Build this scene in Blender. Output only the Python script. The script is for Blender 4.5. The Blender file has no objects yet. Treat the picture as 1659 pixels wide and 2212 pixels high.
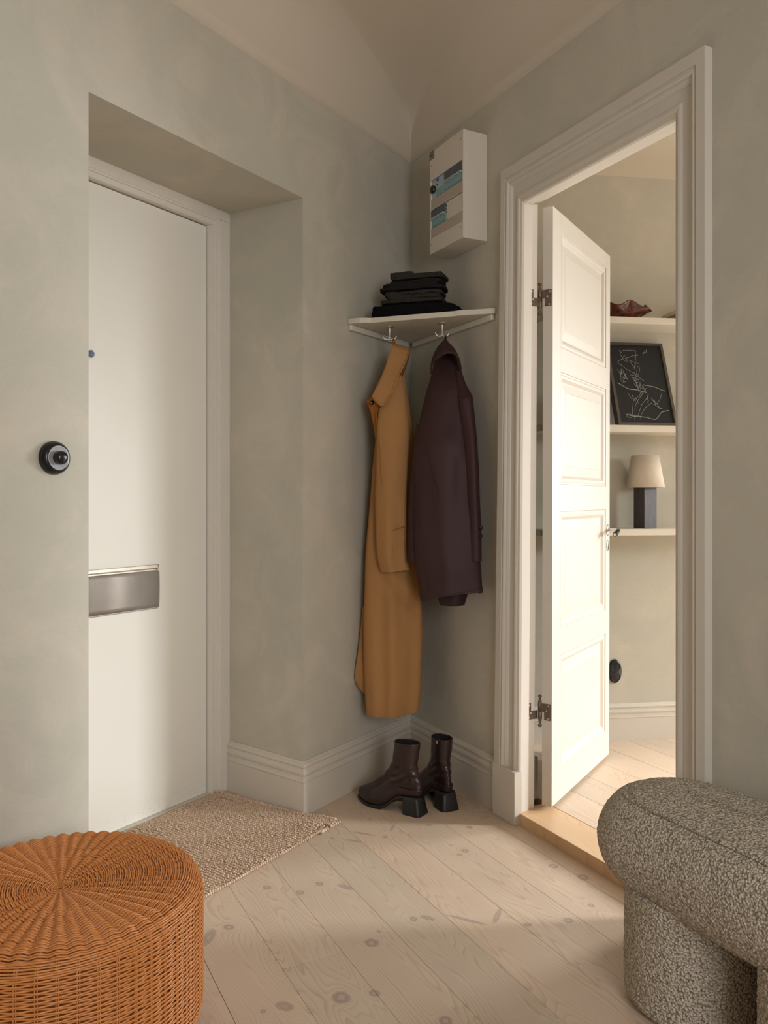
import bpy, math, random
import numpy as np
from mathutils import Vector, Matrix
random.seed(7)
rng = np.random.default_rng(11)
SC = bpy.context.scene
COL = SC.collection

# ------------------------------------------------------------------ camera
cam_d = bpy.data.cameras.new('camera')
cam_d.sensor_fit = 'VERTICAL'
cam_d.sensor_height = 36.0
cam_d.lens = 28.48
cam_d.shift_y = -31.0 / 2212.0
cam_d.clip_start = 0.05
cam = bpy.data.objects.new('camera', cam_d)
cam.location = (0, 0, 1.1)
cam.rotation_euler = (math.radians(90), 0, 0)
COL.objects.link(cam)
SC.camera = cam

# ------------------------------------------------------------------ world, light, exposure
SC.view_settings.view_transform = 'Standard'
SC.view_settings.look = 'None'
SC.view_settings.exposure = 0.16
SC.view_settings.gamma = 1.0
SC.view_settings.use_curve_mapping = False
w = bpy.data.worlds.new('world')
SC.world = w
w.use_nodes = True
w.node_tree.nodes['Background'].inputs[0].default_value = (0.75, 0.85, 1.0, 1)
w.node_tree.nodes['Background'].inputs[1].default_value = 1.0
SC.cycles.max_bounces = 10
SC.cycles.diffuse_bounces = 6
SC.cycles.sample_clamp_indirect = 6.0


def area(name, loc, target, sx, sy, power, color):
    d = bpy.data.lights.new(name, 'AREA')
    d.shape = 'RECTANGLE'
    d.size = sx
    d.size_y = sy
    d.energy = power
    d.color = color
    o = bpy.data.objects.new(name, d)
    o.location = loc
    v = Vector(target) - Vector(loc)
    o.rotation_euler = v.to_track_quat('-Z', 'Y').to_euler()
    COL.objects.link(o)
    return o


# low daylight through the narrow window of the next room, seen through the doorway
area('window_light_side', (7.2, 2.45, 2.6), (1.2, 2.45, 0.9), 1.9, 1.9, 1850, (0.96, 0.985, 1.0))
# unseen fill light, added to brighten the next room
area('window_light_main', (3.45, 3.76, 1.4), (3.0, 0.0, 0.9), 1.1, 1.25, 125, (0.90, 0.95, 1.0))
# unseen fill light behind the camera, added to brighten the hall
area('window_light_hall', (1.05, -1.45, 1.55), (-0.5, 2.0, 1.0), 1.2, 1.4, 45, (0.965, 0.975, 1.0))

# ------------------------------------------------------------------ wall frames
CX, CY = 0.11254, 3.42527            # the corner behind the coats
DL = (-0.54262, -0.83998); NL = (0.83998, -0.54262)
DR = (0.44905, -0.89351); NR = (-0.89351, -0.44905)


def LW(s, n, z):                      # along left wall, out from it, up
    return (CX + DL[0] * s + NL[0] * n, CY + DL[1] * s + NL[1] * n, z)


def RW(s, n, z):
    return (CX + DR[0] * s + NR[0] * n, CY + DR[1] * s + NR[1] * n, z)


def FW(x, n, z):                      # far wall of next room, x = world x, n towards camera
    k = 1 / math.hypot(1, .14)
    return (x + .14 * k * n, 3.41 + .14 * x - k * n, z)


HX, HY = 0.5676, 2.743                # hinge side front corner of the open door leaf
LD = (0.5258, 0.8506); LN = (0.8506, -0.5258)


def LF(u, v, z):                      # leaf: along it from the hinge, out of its front face, up
    return (HX + LD[0] * u + LN[0] * v + 0.0022 * z, HY + LD[1] * u + LN[1] * v, z)


# ------------------------------------------------------------------ node helpers
def srgb(r, g, b):
    f = lambda c: ((c / 255 + .055) / 1.055) ** 2.4 if c / 255 > .04045 else c / 255 / 12.92
    return (f(r), f(g), f(b), 1)


class NT:
    def __init__(s, name):
        s.m = bpy.data.materials.new(name); s.m.use_nodes = True
        s.t = s.m.node_tree; s.b = s.t.nodes['Principled BSDF']

    def n(s, typ, **kw):
        x = s.t.nodes.new(typ)
        for k, v in kw.items(): setattr(x, k, v)
        return x

    def l(s, a, b): s.t.links.new(a, b)

    def setv(s, sock, v):
        if hasattr(v, 'links') or isinstance(v, bpy.types.NodeSocket): s.l(v, sock)
        else: sock.default_value = v

    def math(s, op, a, b=0.0, c=0.0, clamp=False):
        x = s.n('ShaderNodeMath', operation=op, use_clamp=clamp)
        s.setv(x.inputs[0], a); s.setv(x.inputs[1], b); s.setv(x.inputs[2], c)
        return x.outputs[0]

    def noise(s, vec, scale, detail=3, rough=.5, dist=0.0):
        x = s.n('ShaderNodeTexNoise')
        if vec is not None: s.l(vec, x.inputs['Vector'])
        x.inputs['Scale'].default_value = scale; x.inputs['Detail'].default_value = detail
        x.inputs['Roughness'].default_value = rough; x.inputs['Distortion'].default_value = dist
        return x.outputs['Fac']

    def ramp(s, fac, stops):
        x = s.n('ShaderNodeValToRGB'); s.l(fac, x.inputs[0])
        e = x.color_ramp.elements
        while len(e) < len(stops): e.new(.5)
        for i, (p, c) in enumerate(stops): e[i].position = p; e[i].color = c
        return x.outputs[0]

    def mix(s, fac, a, b, mode='MIX'):
        x = s.n('ShaderNodeMix', data_type='RGBA', blend_type=mode)
        s.setv(x.inputs[0], fac); s.setv(x.inputs[6], a); s.setv(x.inputs[7], b)
        return x.outputs[2]

    def mapping(s, vec, loc=(0, 0, 0), rot=(0, 0, 0), scale=(1, 1, 1), typ='POINT'):
        x = s.n('ShaderNodeMapping', vector_type=typ); s.l(vec, x.inputs[0])
        x.inputs[1].default_value = loc; x.inputs[2].default_value = rot; x.inputs[3].default_value = scale
        return x.outputs[0]

    def bump(s, h, strength, dist=.001, prev=None):
        x = s.n('ShaderNodeBump'); x.inputs['Strength'].default_value = strength
        x.inputs['Distance'].default_value = dist; s.l(h, x.inputs['Height'])
        if prev: s.l(prev, x.inputs['Normal'])
        return x.outputs[0]

    def pos(s): return s.n('ShaderNodeNewGeometry').outputs['Position']
    def obj(s): return s.n('ShaderNodeTexCoord').outputs['Object']
    def gen(s): return s.n('ShaderNodeTexCoord').outputs['Generated']

    def out(s, color=None, rough=None, metal=None, normal=None, spec=None):
        I = s.b.inputs
        if color is not None: s.setv(I['Base Color'], color)
        if rough is not None: s.setv(I['Roughness'], rough)
        if metal is not None: s.setv(I['Metallic'], metal)
        if normal is not None: s.l(normal, I['Normal'])
        if spec is not None: s.setv(I['Specular IOR Level'], spec)
        return s.m


def simple(name, col, rough=.5, metal=0.0, var=.06, scale=30, bump=.0, spec=None):
    t = NT(name); p = t.pos()
    f = t.noise(p, scale, 4)
    c2 = tuple(max(0, c * (1 - var * 2)) for c in col[:3]) + (1,)
    c = t.mix(f, c2, col)
    nrm = t.bump(f, bump, .002) if bump else None
    return t.out(c, rough, metal, nrm, spec)


def lime(name, base, cool, warm, amt=1.5):
    """brushed lime wash: cloudy patches and crossed brush strokes"""
    t = NT(name); p = t.pos()
    big = t.noise(p, 1.3, 3, .55, .6)
    mid = t.noise(p, 3.6, 4, .6, 1.2)
    c = t.mix(t.ramp(big, [(.35, (0, 0, 0, 1)), (.65, (1, 1, 1, 1))]), base, cool)
    c = t.mix(t.ramp(mid, [(.45, (0, 0, 0, 1)), (.72, (.8, .8, .8, 1))]), c, warm)
    dn = t.n('ShaderNodeTexNoise'); t.l(p, dn.inputs['Vector']); dn.inputs['Scale'].default_value = 3.0
    va = t.n('ShaderNodeVectorMath', operation='MULTIPLY_ADD'); t.l(dn.outputs['Color'], va.inputs[0])
    va.inputs[1].default_value = (.5, .5, .5); t.l(p, va.inputs[2])
    st = t.noise(t.mapping(va.outputs[0], (0, 0, 0), (.3, .5, .8), (4, 4, 60)), 2.2, 5, .65)
    st2 = t.noise(t.mapping(va.outputs[0], (3, 1, 0), (1.2, -.4, .2), (4, 70, 4)), 1.7, 5, .65)
    sm = t.math('ADD', t.math('MULTIPLY', st, .5), t.math('MULTIPLY', st2, .5))
    k = t.ramp(sm, [(.3, (1 - .05 * amt,) * 3 + (1,)), (.7, (1 + .0 * amt,) * 3 + (1,))])
    c = t.mix(1.0, c, k, 'MULTIPLY')
    return t.out(c, .82, 0, t.bump(sm, .10 * amt, .003), .25)


M = {}
M['wall'] = lime('lime_washed_wall', srgb(196, 190, 175), srgb(186, 182, 168), srgb(206, 197, 181))
M['ceiling'] = simple('matt_ceiling_paint', srgb(206, 195, 178), .9, 0, .015, 1.5, 0, .2)
M['trim'] = simple('trim_paint', srgb(208, 200, 187), .42, 0, .02, 8, .02)
M['frame_white'] = simple('door_frame_paint', srgb(226, 220, 210), .4, 0, .015, 12, .02)
M['leaf'] = simple('old_door_paint', srgb(204, 196, 184), .45, 0, .02, 20, .05)
M['black'] = simple('black_bakelite', srgb(22, 21, 22), .28, 0, .1, 40)
M['chrome'] = simple('polished_nickel', srgb(206, 202, 198), .22, .9, .03, 60)
M['hook'] = simple('brushed_nickel', srgb(214, 204, 190), .38, .85, .1, 60)
M['plastic'] = simple('white_plastic', srgb(212, 203, 190), .4, 0, .01, 5)
M['shelf'] = simple('shelf_paint', srgb(214, 206, 190), .55, 0, .03, 10, .03)


def entrance_paint():
    t = NT('entrance_door_paint'); p = t.pos()
    f = t.noise(p, 3, 3)
    c = t.mix(f, srgb(234, 231, 221), srgb(240, 237, 229))
    # scuffs near the bottom
    z = t.n('ShaderNodeSeparateXYZ'); t.l(p, z.inputs[0])
    low = t.math('SUBTRACT', 1.0, t.math('MULTIPLY', z.outputs[2], 9.0), clamp=True)
    s = t.noise(t.mapping(p, (0, 0, 0), (0, 0, .57), (6, 6, 40)), 9, 6, .7)
    s = t.math('MULTIPLY', t.math('GREATER_THAN', s, .60), t.math('MULTIPLY', low, .4))
    c = t.mix(s, c, srgb(150, 140, 122))
    f2 = t.noise(p, 5, 3, .5, 1)
    return t.out(c, t.math('ADD', .38, t.math('MULTIPLY', f2, .15)), 0, t.bump(f2, .04, .01))


M['entrance'] = entrance_paint()


def steel():
    t = NT('worn_galvanised_steel'); p = t.pos()
    f = t.noise(p, 260, 5, .7); g = t.noise(p, 9, 4, .6)
    c = t.mix(g, srgb(158, 150, 142), srgb(192, 185, 178))
    return t.out(c, t.math('ADD', .50, t.math('MULTIPLY', g, .15)), .7, t.bump(f, .25, .0006))


M['steel'] = steel()


def rusty():
    t = NT('aged_hinge_iron'); p = t.pos()
    f = t.ramp(t.noise(p, 70, 5, .65), [(.5, (0, 0, 0, 1)), (.68, (1, 1, 1, 1))])
    c = t.mix(f, srgb(116, 106, 94), srgb(110, 66, 44))
    return t.out(c, .45, .6, t.bump(t.noise(p, 400, 3), .2, .0005))


M['hinge'] = rusty()


# ---- pine planks: grain, knots at their places, one tone per plank
KNOTS = [(0.645, 0.282, .010), (0.722, 0.171, .012), (0.869, 0.28, .013), (0.887, 0.311, .008), (1.154, 0.62, .011),
         (1.208, 0.767, .019), (1.168, 0.728, .006), (0.665, 0.456, .009), (0.865, 0.767, .012), (0.888, 0.834, .013),
         (0.819, 0.907, .013), (0.978, 1.062, .014), (1.375, 0.922, .022), (1.343, 1.091, .007), (1.394, 0.85, .013),
         (1.076, 0.101, .015), (1.308, 0.158, .010), (1.342, 0.263, .014), (1.546, 0.758, .016), (0.598, 0.613, .008),
         (1.172, 0.069, .018), (2.1, .45, .016), (1.9, .9, .014), (1.75, 1.3, .018), (1.3, -.33, .014), (.75, -.42, .012)]
STREAKS = [(0.611, 0.507, 0.045, 0.008, -0.69), (0.647, 0.558, 0.032, 0.008, -0.72), (0.611, 0.402, 0.03, 0.006, 0.69),
           (0.917, 0.708, 0.03, 0.011, -0.58), (1.167, 0.584, 0.024, 0.011, -0.59), (1.22, 0.499, 0.061, 0.007, -0.63),
           (1.239, 0.415, 0.044, 0.009, 0.81), (1.002, 1.12, 0.043, 0.016, 0.55), (1.348, 1.044, 0.025, 0.016, -0.57),
           (1.312, 0.371, 0.014, 0.01, 1.6)]


def pine(name, c_light, c_mid, c_knot, knots=True, rot=True, contrast=1.0, gloss=.42):
    t = NT(name); p = t.pos()
    # rotate world position into (s, n): x' along planks, y' across
    if rot:
        ms = t.n('ShaderNodeVectorMath', operation='SUBTRACT'); t.l(p, ms.inputs[0]); ms.inputs[1].default_value = (CX, CY, 0)
        a = t.n('ShaderNodeVectorMath', operation='DOT_PRODUCT'); t.l(ms.outputs[0], a.inputs[0]); a.inputs[1].default_value = (DR[0], DR[1], 0)
        b = t.n('ShaderNodeVectorMath', operation='DOT_PRODUCT'); t.l(ms.outputs[0], b.inputs[0]); b.inputs[1].default_value = (NR[0], NR[1], 0)
        cb = t.n('ShaderNodeCombineXYZ'); t.l(a.outputs['Value'], cb.inputs[0]); t.l(b.outputs['Value'], cb.inputs[1])
        q = cb.outputs[0]
    else:
        q = p
    oi = t.n('ShaderNodeObjectInfo').outputs['Random']
    dist = None
    if knots:
        ds = []
        for (s, n, r) in KNOTS:
            v = t.mapping(q, (s, n, 0), (0, 0, random.uniform(-.4, .4)), (r * 1.15, r, 1), 'TEXTURE')
            L = t.n('ShaderNodeVectorMath', operation='LENGTH'); t.l(v, L.inputs[0]); ds.append(L.outputs['Value'])
        dist = ds[0]
        for d in ds[1:]: dist = t.math('MINIMUM', dist, d)
        ss = []
        for (s, n, a_, b_, an) in STREAKS:
            v = t.mapping(q, (s, n, 0), (0, 0, an), (a_, b_, 1), 'TEXTURE')
            L = t.n('ShaderNodeVectorMath', operation='LENGTH'); t.l(v, L.inputs[0]); ss.append(L.outputs['Value'])
        sd = ss[0]
        for d in ss[1:]: sd = t.math('MINIMUM', sd, d)
    sep = t.n('ShaderNodeSeparateXYZ'); t.l(q, sep.inputs[0])
    # slow wander of the grain lines along the board
    wob = t.noise(t.mapping(q, (0, 0, 0), (0, 0, 0), (1.0, 4.0, 1)), 1.6, 2, .5)
    cath = t.noise(t.mapping(q, (5, 2, 0), (0, 0, 0), (1.1, 9.0, 1)), 1.0, 2, .5)
    ph = t.math('ADD', t.math('MULTIPLY', sep.outputs[1], 95.0), t.math('MULTIPLY', wob, 8.0))
    ph = t.math('ADD', ph, t.math('MULTIPLY', cath, 26.0))
    ph = t.math('ADD', ph, t.math('MULTIPLY', oi, 20.0))
    if dist is not None:
        push = t.math('DIVIDE', 7.0, t.math('ADD', t.math('MULTIPLY', dist, dist), .9))
        ph = t.math('ADD', ph, t.math('MULTIPLY', push, .8))
    ln = t.math('FRACT', ph)
    fib = t.noise(t.mapping(q, (0, 0, 0), (0, 0, 0), (14, 700, 1)), 1.0, 3, .6)
    fac = t.ramp(ln, [(0, (.0, .0, .0, 1)), (.62, (.25, .25, .25, 1)), (.88, (.95, .95, .95, 1)), (1.0, (0, 0, 0, 1))])
    fac = t.math('MULTIPLY', fac, t.math('MULTIPLY', t.noise(t.mapping(q, (1, 1, 0), (0, 0, 0), (2, 12, 1)), 1.0, 2), .9 * contrast))
    fac = t.math('ADD', fac, t.math('MULTIPLY', t.math('SUBTRACT', fib, .5), .35 * contrast), clamp=True)
    c = t.mix(fac, c_light, c_mid)
    tone = t.ramp(oi, [(0, (.88, .90, .90, 1)), (.5, (1, .97, .94, 1)), (1, (1.0, .985, .97, 1))])
    c = t.mix(.8, c, tone, 'MULTIPLY')
    cloud = t.ramp(t.noise(q, 4.5, 3), [(.3, (.93, .93, .94, 1)), (.7, (1, 1, 1, 1))])
    c = t.mix(1, c, cloud, 'MULTIPLY')
    if knots:
        wig = t.math('ADD', dist, t.math('MULTIPLY', t.math('SUBTRACT', t.noise(q, 90, 3), .5), .5))
        kf = t.ramp(wig, [(0, (.45, .45, .45, 1)), (.28, (.4, .4, .4, 1)), (.5, (.95, .95, .95, 1)), (.78, (.8, .8, .8, 1)), (1, (.0, .0, .0, 1))])
        c = t.mix(t.math('MULTIPLY', kf, .62), c, c_knot)
        rings = t.math('SINE', t.math('MULTIPLY', dist, 16.0))
        near = t.math('DIVIDE', t.math('SUBTRACT', 3.0, dist), 3.0, clamp=True)
        c = t.mix(t.math('MULTIPLY', t.math('MULTIPLY', t.math('GREATER_THAN', rings, .3), near), .14), c, c_mid)
        sw = t.math('ADD', sd, t.math('MULTIPLY', t.math('SUBTRACT', t.noise(q, 120, 3), .5), .5))
        sf = t.ramp(sw, [(0, (.45, .45, .45, 1)), (.55, (.75, .75, .75, 1)), (.85, (.5, .5, .5, 1)), (1, (0, 0, 0, 1))])
        c = t.mix(t.math('MULTIPLY', sf, .68), c, c_knot)
    return t.out(c, gloss, 0, t.bump(fac, .08, .0006), .4)


M['pine'] = pine('soaped_pine_floor', srgb(214, 194, 172), srgb(176, 146, 124), srgb(132, 114, 112))
M['pine_room'] = pine('soaped_pine_floor_next_room', srgb(220, 200, 178), srgb(196, 164, 138), srgb(160, 140, 132), knots=False)
M['threshold'] = pine('oiled_threshold', srgb(226, 192, 152), srgb(198, 146, 106), srgb(130, 80, 50), knots=False, contrast=.8)


# ------------------------------------------------------------------ mesh helpers
def link(o, parent=None):
    COL.objects.link(o)
    if parent is not None:
        o.parent = parent
        o.matrix_parent_inverse = parent.matrix_world.inverted() if parent.type != 'EMPTY' else Matrix.Translation(-Vector(parent.location))
    return o


def mesh(name, verts, faces, mat, parent=None, smooth=False):
    me = bpy.data.meshes.new(name)
    if isinstance(verts, np.ndarray): verts = verts.tolist()
    me.from_pydata([tuple(v) for v in verts], [], faces)
    me.validate()
    if mat is not None: me.materials.append(mat)
    if smooth:
        me.polygons.foreach_set('use_smooth', [True] * len(me.polygons))
    me.update()
    o = bpy.data.objects.new(name, me)
    return link(o, parent)


def tag(o, label=None, cat=None, group=None, kind=None):
    if label: o['label'] = label
    if cat: o['category'] = cat
    if group: o['group'] = group
    if kind: o['kind'] = kind
    return o


def thing(name, loc, label, cat, group=None):
    o = bpy.data.objects.new(name, None)
    o.empty_display_size = .05
    o.location = loc
    COL.objects.link(o)
    return tag(o, label, cat, group)


def bevel(o, wdt=.002, seg=2, angle=35):
    m = o.modifiers.new('bevel', 'BEVEL'); m.width = wdt; m.segments = seg
    m.limit_method = 'ANGLE'; m.angle_limit = math.radians(angle)
    m.harden_normals = False
    return o


class MB:
    """collects simple solids into one mesh"""
    def __init__(s): s.v = []; s.f = []

    def add(s, v, f):
        k = len(s.v); s.v += [tuple(p) for p in v]; s.f += [tuple(i + k for i in q) for q in f]

    def box(s, fr, a0, a1, b0, b1, c0, c1):
        v = [fr(a, b, c) for c in (c0, c1) for b in (b0, b1) for a in (a0, a1)]
        s.add(v, BOXF)
        return s

    def prism(s, pts, z0, z1):
        n = len(pts)
        v = [(p[0], p[1], z0) for p in pts] + [(p[0], p[1], z1) for p in pts]
        f = [tuple(range(n))[::-1], tuple(range(n, 2 * n))] + [(i, (i + 1) % n, n + (i + 1) % n, n + i) for i in range(n)]
        s.add(v, f)

    def lathe(s, prof, org, axis, seg=24, sx=1.0):
        ax = Vector(axis).normalized()
        up = Vector((0, 0, 1)) if abs(ax.z) < .9 else Vector((1, 0, 0))
        e1 = ax.cross(up).normalized(); e2 = ax.cross(e1).normalized()
        o = Vector(org); v = []; f = []
        for r, h in prof:
            for i in range(seg):
                a = 2 * math.pi * i / seg
                v.append(o + ax * h + e1 * (r * math.cos(a) * sx) + e2 * (r * math.sin(a)))
        for j in range(len(prof) - 1):
            for i in range(seg):
                k = (i + 1) % seg
                f.append((j * seg + i, j * seg + k, (j + 1) * seg + k, (j + 1) * seg + i))
        f.append(tuple(range(seg))[::-1]); f.append(tuple(range((len(prof) - 1) * seg, len(prof) * seg)))
        s.add(v, f); return s

    def tube(s, pts, r, seg=8):
        pts = [Vector(p) for p in pts]; n = len(pts); v = []; f = []
        rr = r if isinstance(r, (list, tuple)) else [r] * n
        prev = None
        for i, p in enumerate(pts):
            d = (pts[min(i + 1, n - 1)] - pts[max(i - 1, 0)]).normalized()
            if prev is None:
                up = Vector((0, 0, 1)) if abs(d.z) < .9 else Vector((1, 0, 0))
                e1 = d.cross(up).normalized()
            else:
                e1 = (prev - d * prev.dot(d)).normalized()
            prev = e1; e2 = d.cross(e1)
            for k in range(seg):
                a = 2 * math.pi * k / seg
                v.append(p + e1 * rr[i] * math.cos(a) + e2 * rr[i] * math.sin(a))
        for i in range(n - 1):
            for k in range(seg):
                m = (k + 1) % seg
                f.append((i * seg + k, i * seg + m, (i + 1) * seg + m, (i + 1) * seg + k))
        f.append(tuple(range(seg))[::-1]); f.append(tuple(range((n - 1) * seg, n * seg)))
        s.add(v, f); return s

    def build(s, name, mat, parent=None, smooth=False, bev=0, seg=2):
        o = mesh(name, s.v, s.f, mat, parent, smooth)
        if bev: bevel(o, bev, seg)
        return o


BOXF = [(0, 2, 3, 1), (4, 5, 7, 6), (0, 1, 5, 4), (2, 6, 7, 3), (0, 4, 6, 2), (1, 3, 7, 5)]
XY = lambda x, y, z: (x, y, z)


def box(name, fr, a, b, c, mat, parent=None, bev=0, smooth=False):
    m = MB(); m.box(fr, a[0], a[1], b[0], b[1], c[0], c[1])
    return m.build(name, mat, parent, smooth, bev)


def smooth_curve(pts, n):
    """Catmull-Rom resample of a polyline to n samples per span"""
    P = [np.array(p, float) for p in pts]; out = []
    for i in range(len(P) - 1):
        p0 = P[max(i - 1, 0)]; p1 = P[i]; p2 = P[i + 1]; p3 = P[min(i + 2, len(P) - 1)]
        for k in range(n):
            t = k / n
            out.append(.5 * ((2 * p1) + (-p0 + p2) * t + (2 * p0 - 5 * p1 + 4 * p2 - p3) * t * t + (-p0 + 3 * p1 - 3 * p2 + p3) * t ** 3))
    out.append(P[-1]); return out


def grid_faces(nr, nc, closed=True):
    f = []
    for j in range(nr - 1):
        for i in range(nc if closed else nc - 1):
            k = (i + 1) % nc
            f.append((j * nc + i, j * nc + k, (j + 1) * nc + k, (j + 1) * nc + i))
    return f


def fixn(o):
    import bmesh
    bm = bmesh.new(); bm.from_mesh(o.data); bmesh.ops.recalc_face_normals(bm, faces=bm.faces); bm.to_mesh(o.data); bm.free()
    return o


# ------------------------------------------------------------------ structure
TOP = 2.80        # ceiling
PIC = 2.51        # line where the lighter cove begins


def struct(o):
    o['kind'] = 'structure'; return o


# left wall with the deep entrance niche
m = MB()


def LWN(s, n, z):      # splayed reveal and slightly rising soffit of the niche
    return LW(s + (.113 * n if abs(s - .727) < .001 else 0), n, z + (-.078 * n if abs(z - 2.141) < .0015 else 0))


m.box(LWN, -.9, .727, -.60, 0, -.1, 3.0)
m.box(LW, 1.604, 6.2, -.60, 0, -.1, 3.0)
m.box(LWN, .727, 1.604, -.60, 0, 2.141, 3.0)
m.box(LW, .60, 1.604, -.66, -.52, -.1, 2.25)
struct(m.build('wall_left', M['wall']))
# right wall with the doorway
LEAN = lambda s0, k: (lambda s, n, z: RW(s + k * z * s0(s), n, z))
m = MB()


def RWL(s, n, z):      # the left post of the doorway stands a little out of plumb
    return RW(s + (0.010 * z if abs(s - .745) < .03 else 0), n, z)


m.box(RWL, -.12, .745, -.070, 0, -.1, 2.12)
m.box(RW, 1.472, 7.4, -.070, 0, -.1, 2.12)
m.box(RW, -.12, 7.4, -.070, 0, 2.12, 3.0)
struct(m.build('wall_right', M['wall']))
# back wall behind the camera, with an opening added for the fill light
m = MB()
for x0, x1, z0, z1 in [(-3.6, .4, -.1, 3), (1.7, 3.2, -.1, 3), (.4, 1.7, -.1, .80), (.4, 1.7, 2.3, 3)]:
    m.box(XY, x0, x1, -1.6, -1.5, z0, z1)
struct(m.build('wall_back', M['wall']))
# next room: far wall and window wall
m = MB()
m.box(FW, -.4, 2.85, -.15, 0, -.1, 3); m.box(FW, 4.05, 4.7, -.15, 0, -.1, 3)
m.box(FW, 2.85, 4.05, -.15, 0, -.1, .75); m.box(FW, 2.85, 4.05, -.15, 0, 2.05, 3)  # opening added for the next room's unseen fill light
struct(m.build('wall_far', M['wall']))
m = MB()
for y0, y1, z0, z1 in [(-2.6, 2.22, -.1, 3), (2.70, 4.6, -.1, 3), (2.22, 2.70, -.1, .70), (2.22, 2.70, 1.90, 3)]:
    m.box(XY, 4.40, 4.50, y0, y1, z0, z1)
struct(m.build('wall_side', M['wall']))

# ceiling with a coved edge along both walls; the lighter paint starts at the picture line
m = MB()
m.box(XY, -4, 4.7, -2.7, 4.7, TOP, TOP + .1)
cl = m.build('ceiling', M['ceiling']); struct(cl)


def cove(fr, s0, s1, parent, name, flip=False):
    prof = [(0, PIC)] + [(.004 + .21 * (1 - math.cos(a)), 2.57 + .23 * math.sin(a)) for a in np.linspace(0, math.pi / 2, 16)]
    v = []; f = []
    ss = np.linspace(s0, s1, 3)
    for s in ss:
        for n, z in prof: v.append(fr(s, n, z))
    k = len(prof)
    for i in range(len(ss) - 1):
        for j in range(k - 1): f.append((i * k + j, i * k + j + 1, (i + 1) * k + j + 1, (i + 1) * k + j))
    return mesh(name, v, f, M['ceiling'], parent, True)


# one cove along both walls: sharp corner low down, opening into a round sweep at the ceiling
def cove_corner(parent):
    lv = [(0.0, PIC, 0.0), (.003, PIC, 0.0), (.004, 2.56, 0.0)]
    for a in np.linspace(0, math.pi / 2, 16)[1:]:
        lv.append((.004 + .21 * (1 - math.cos(a)), 2.57 + .23 * math.sin(a), .5 * (a / 1.5708) ** 2.2))
    T = 1 / math.tan(math.radians(59.54 / 2)); V = []; na = 16
    for n, z, r in lv:
        r = max(r, .0005); t = (n + r) * T
        c = np.array(LW(t, n + r, z)[:2]); a = np.array(LW(t, n, z)[:2]); b = np.array(RW(t, n, z)[:2])
        V.append(LW(6.0, n, z)); V.append(LW(2.0, n, z))
        va, vb = a - c, b - c
        an = math.atan2(va[1], va[0]); bn_ = math.atan2(vb[1], vb[0])
        d = (bn_ - an + math.pi) % (2 * math.pi) - math.pi
        for k in range(na + 1):
            g = an + d * k / na; V.append((c[0] + r * math.cos(g), c[1] + r * math.sin(g), z))
        V.append(RW(2.0, n, z)); V.append(RW(6.0, n, z))
    nc = na + 5
    return fixn(mesh('cove', V, grid_faces(len(lv), nc, False), M['ceiling'], parent, True))


cove_corner(cl)
cove(FW, .25, 4.4, cl, 'cove')

# baseboards: moulded profile (n outwards, z)
BB = [(0, 0), (.020, 0), (.020, .112), (.0225, .116), (.0225, .119), (.017, .123), (.0165, .133), (.020, .139), (.0215, .145),
      (.0205, .151), (.015, .156), (.0145, .162), (.019, .166), (.0195, .171), (.017, .176), (.009, .180), (.006, .184), (0, .184)]


def profile_run(name, prof, path, mat, zoff=0, scale=1.0, parent=None):
    """sweep (n, z) profile along floor path; path = list of points, each a function n -> (x, y)"""
    k = len(prof); v = []; f = []
    for pt in path:
        for n, z in prof:
            x, y = pt(n)[:2]; v.append((x, y, z * scale + zoff))
    for i in range(len(path) - 1):
        for j in range(k - 1): f.append((i * k + j, (i + 1) * k + j, (i + 1) * k + j + 1, i * k + j + 1))
    f.append(tuple(range(k))); f.append(tuple(range((len(path) - 1) * k, len(path) * k))[::-1])
    return fixn(mesh(name, v, f, mat, parent))


T30 = 1 / math.tan(math.radians(59.54 / 2))
struct(profile_run('baseboard_left', BB, [
    lambda n: LW(.6835 + .8 * n, -.388, 0), lambda n: LW(.727 + .8 * n, .8 * n, 0), lambda n: LW(.8 * n * T30, .8 * n, 0)], M['trim']))
struct(profile_run('baseboard_right', BB, [
    lambda n: RW(.8 * n * T30, .8 * n, 0), lambda n: RW(.660, .8 * n, 0)], M['trim']))
struct(profile_run('baseboard_back', BB, [
    lambda n: LW(1.61, n, 0), lambda n: LW(5.0, n, 0)], M['trim']))
struct(profile_run('baseboard_right', BB, [
    lambda n: RW(1.57, n, 0), lambda n: RW(5.0, n, 0)], M['trim']))
struct(profile_run('baseboard_far', BB, [
    lambda n: FW(.45, n, 0), lambda n: FW(4.4, n, 0)], M['trim'], zoff=.038, scale=.87))

# hall floor: planks parallel to the right wall
fl = struct(box('floor', XY, (-4, 4), (-1.7, 4.6), (-.12, -.02), M['trim']))
PW = .154


def plank_mesh(fr, s0, s1, n0, n1, zt, mat, gap=.0006, b=.0009, parent=None, name='plank'):
    v = []; f = []
    pr = [(n0 + gap, zt - .02), (n0 + gap, zt - b), (n0 + gap + b, zt), (n1 - gap - b, zt), (n1 - gap, zt - b), (n1 - gap, zt - .02)]
    for s in (s0 + gap, s1 - gap):
        for n, z in pr: v.append(fr(s, n, z))
    k = 6
    for j in range(k): f.append((j, (j + 1) % k, k + (j + 1) % k, k + j))
    f.append(tuple(range(k))[::-1]); f.append(tuple(range(k, 2 * k)))
    return fixn(mesh(name, v, f, mat, parent))


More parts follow.
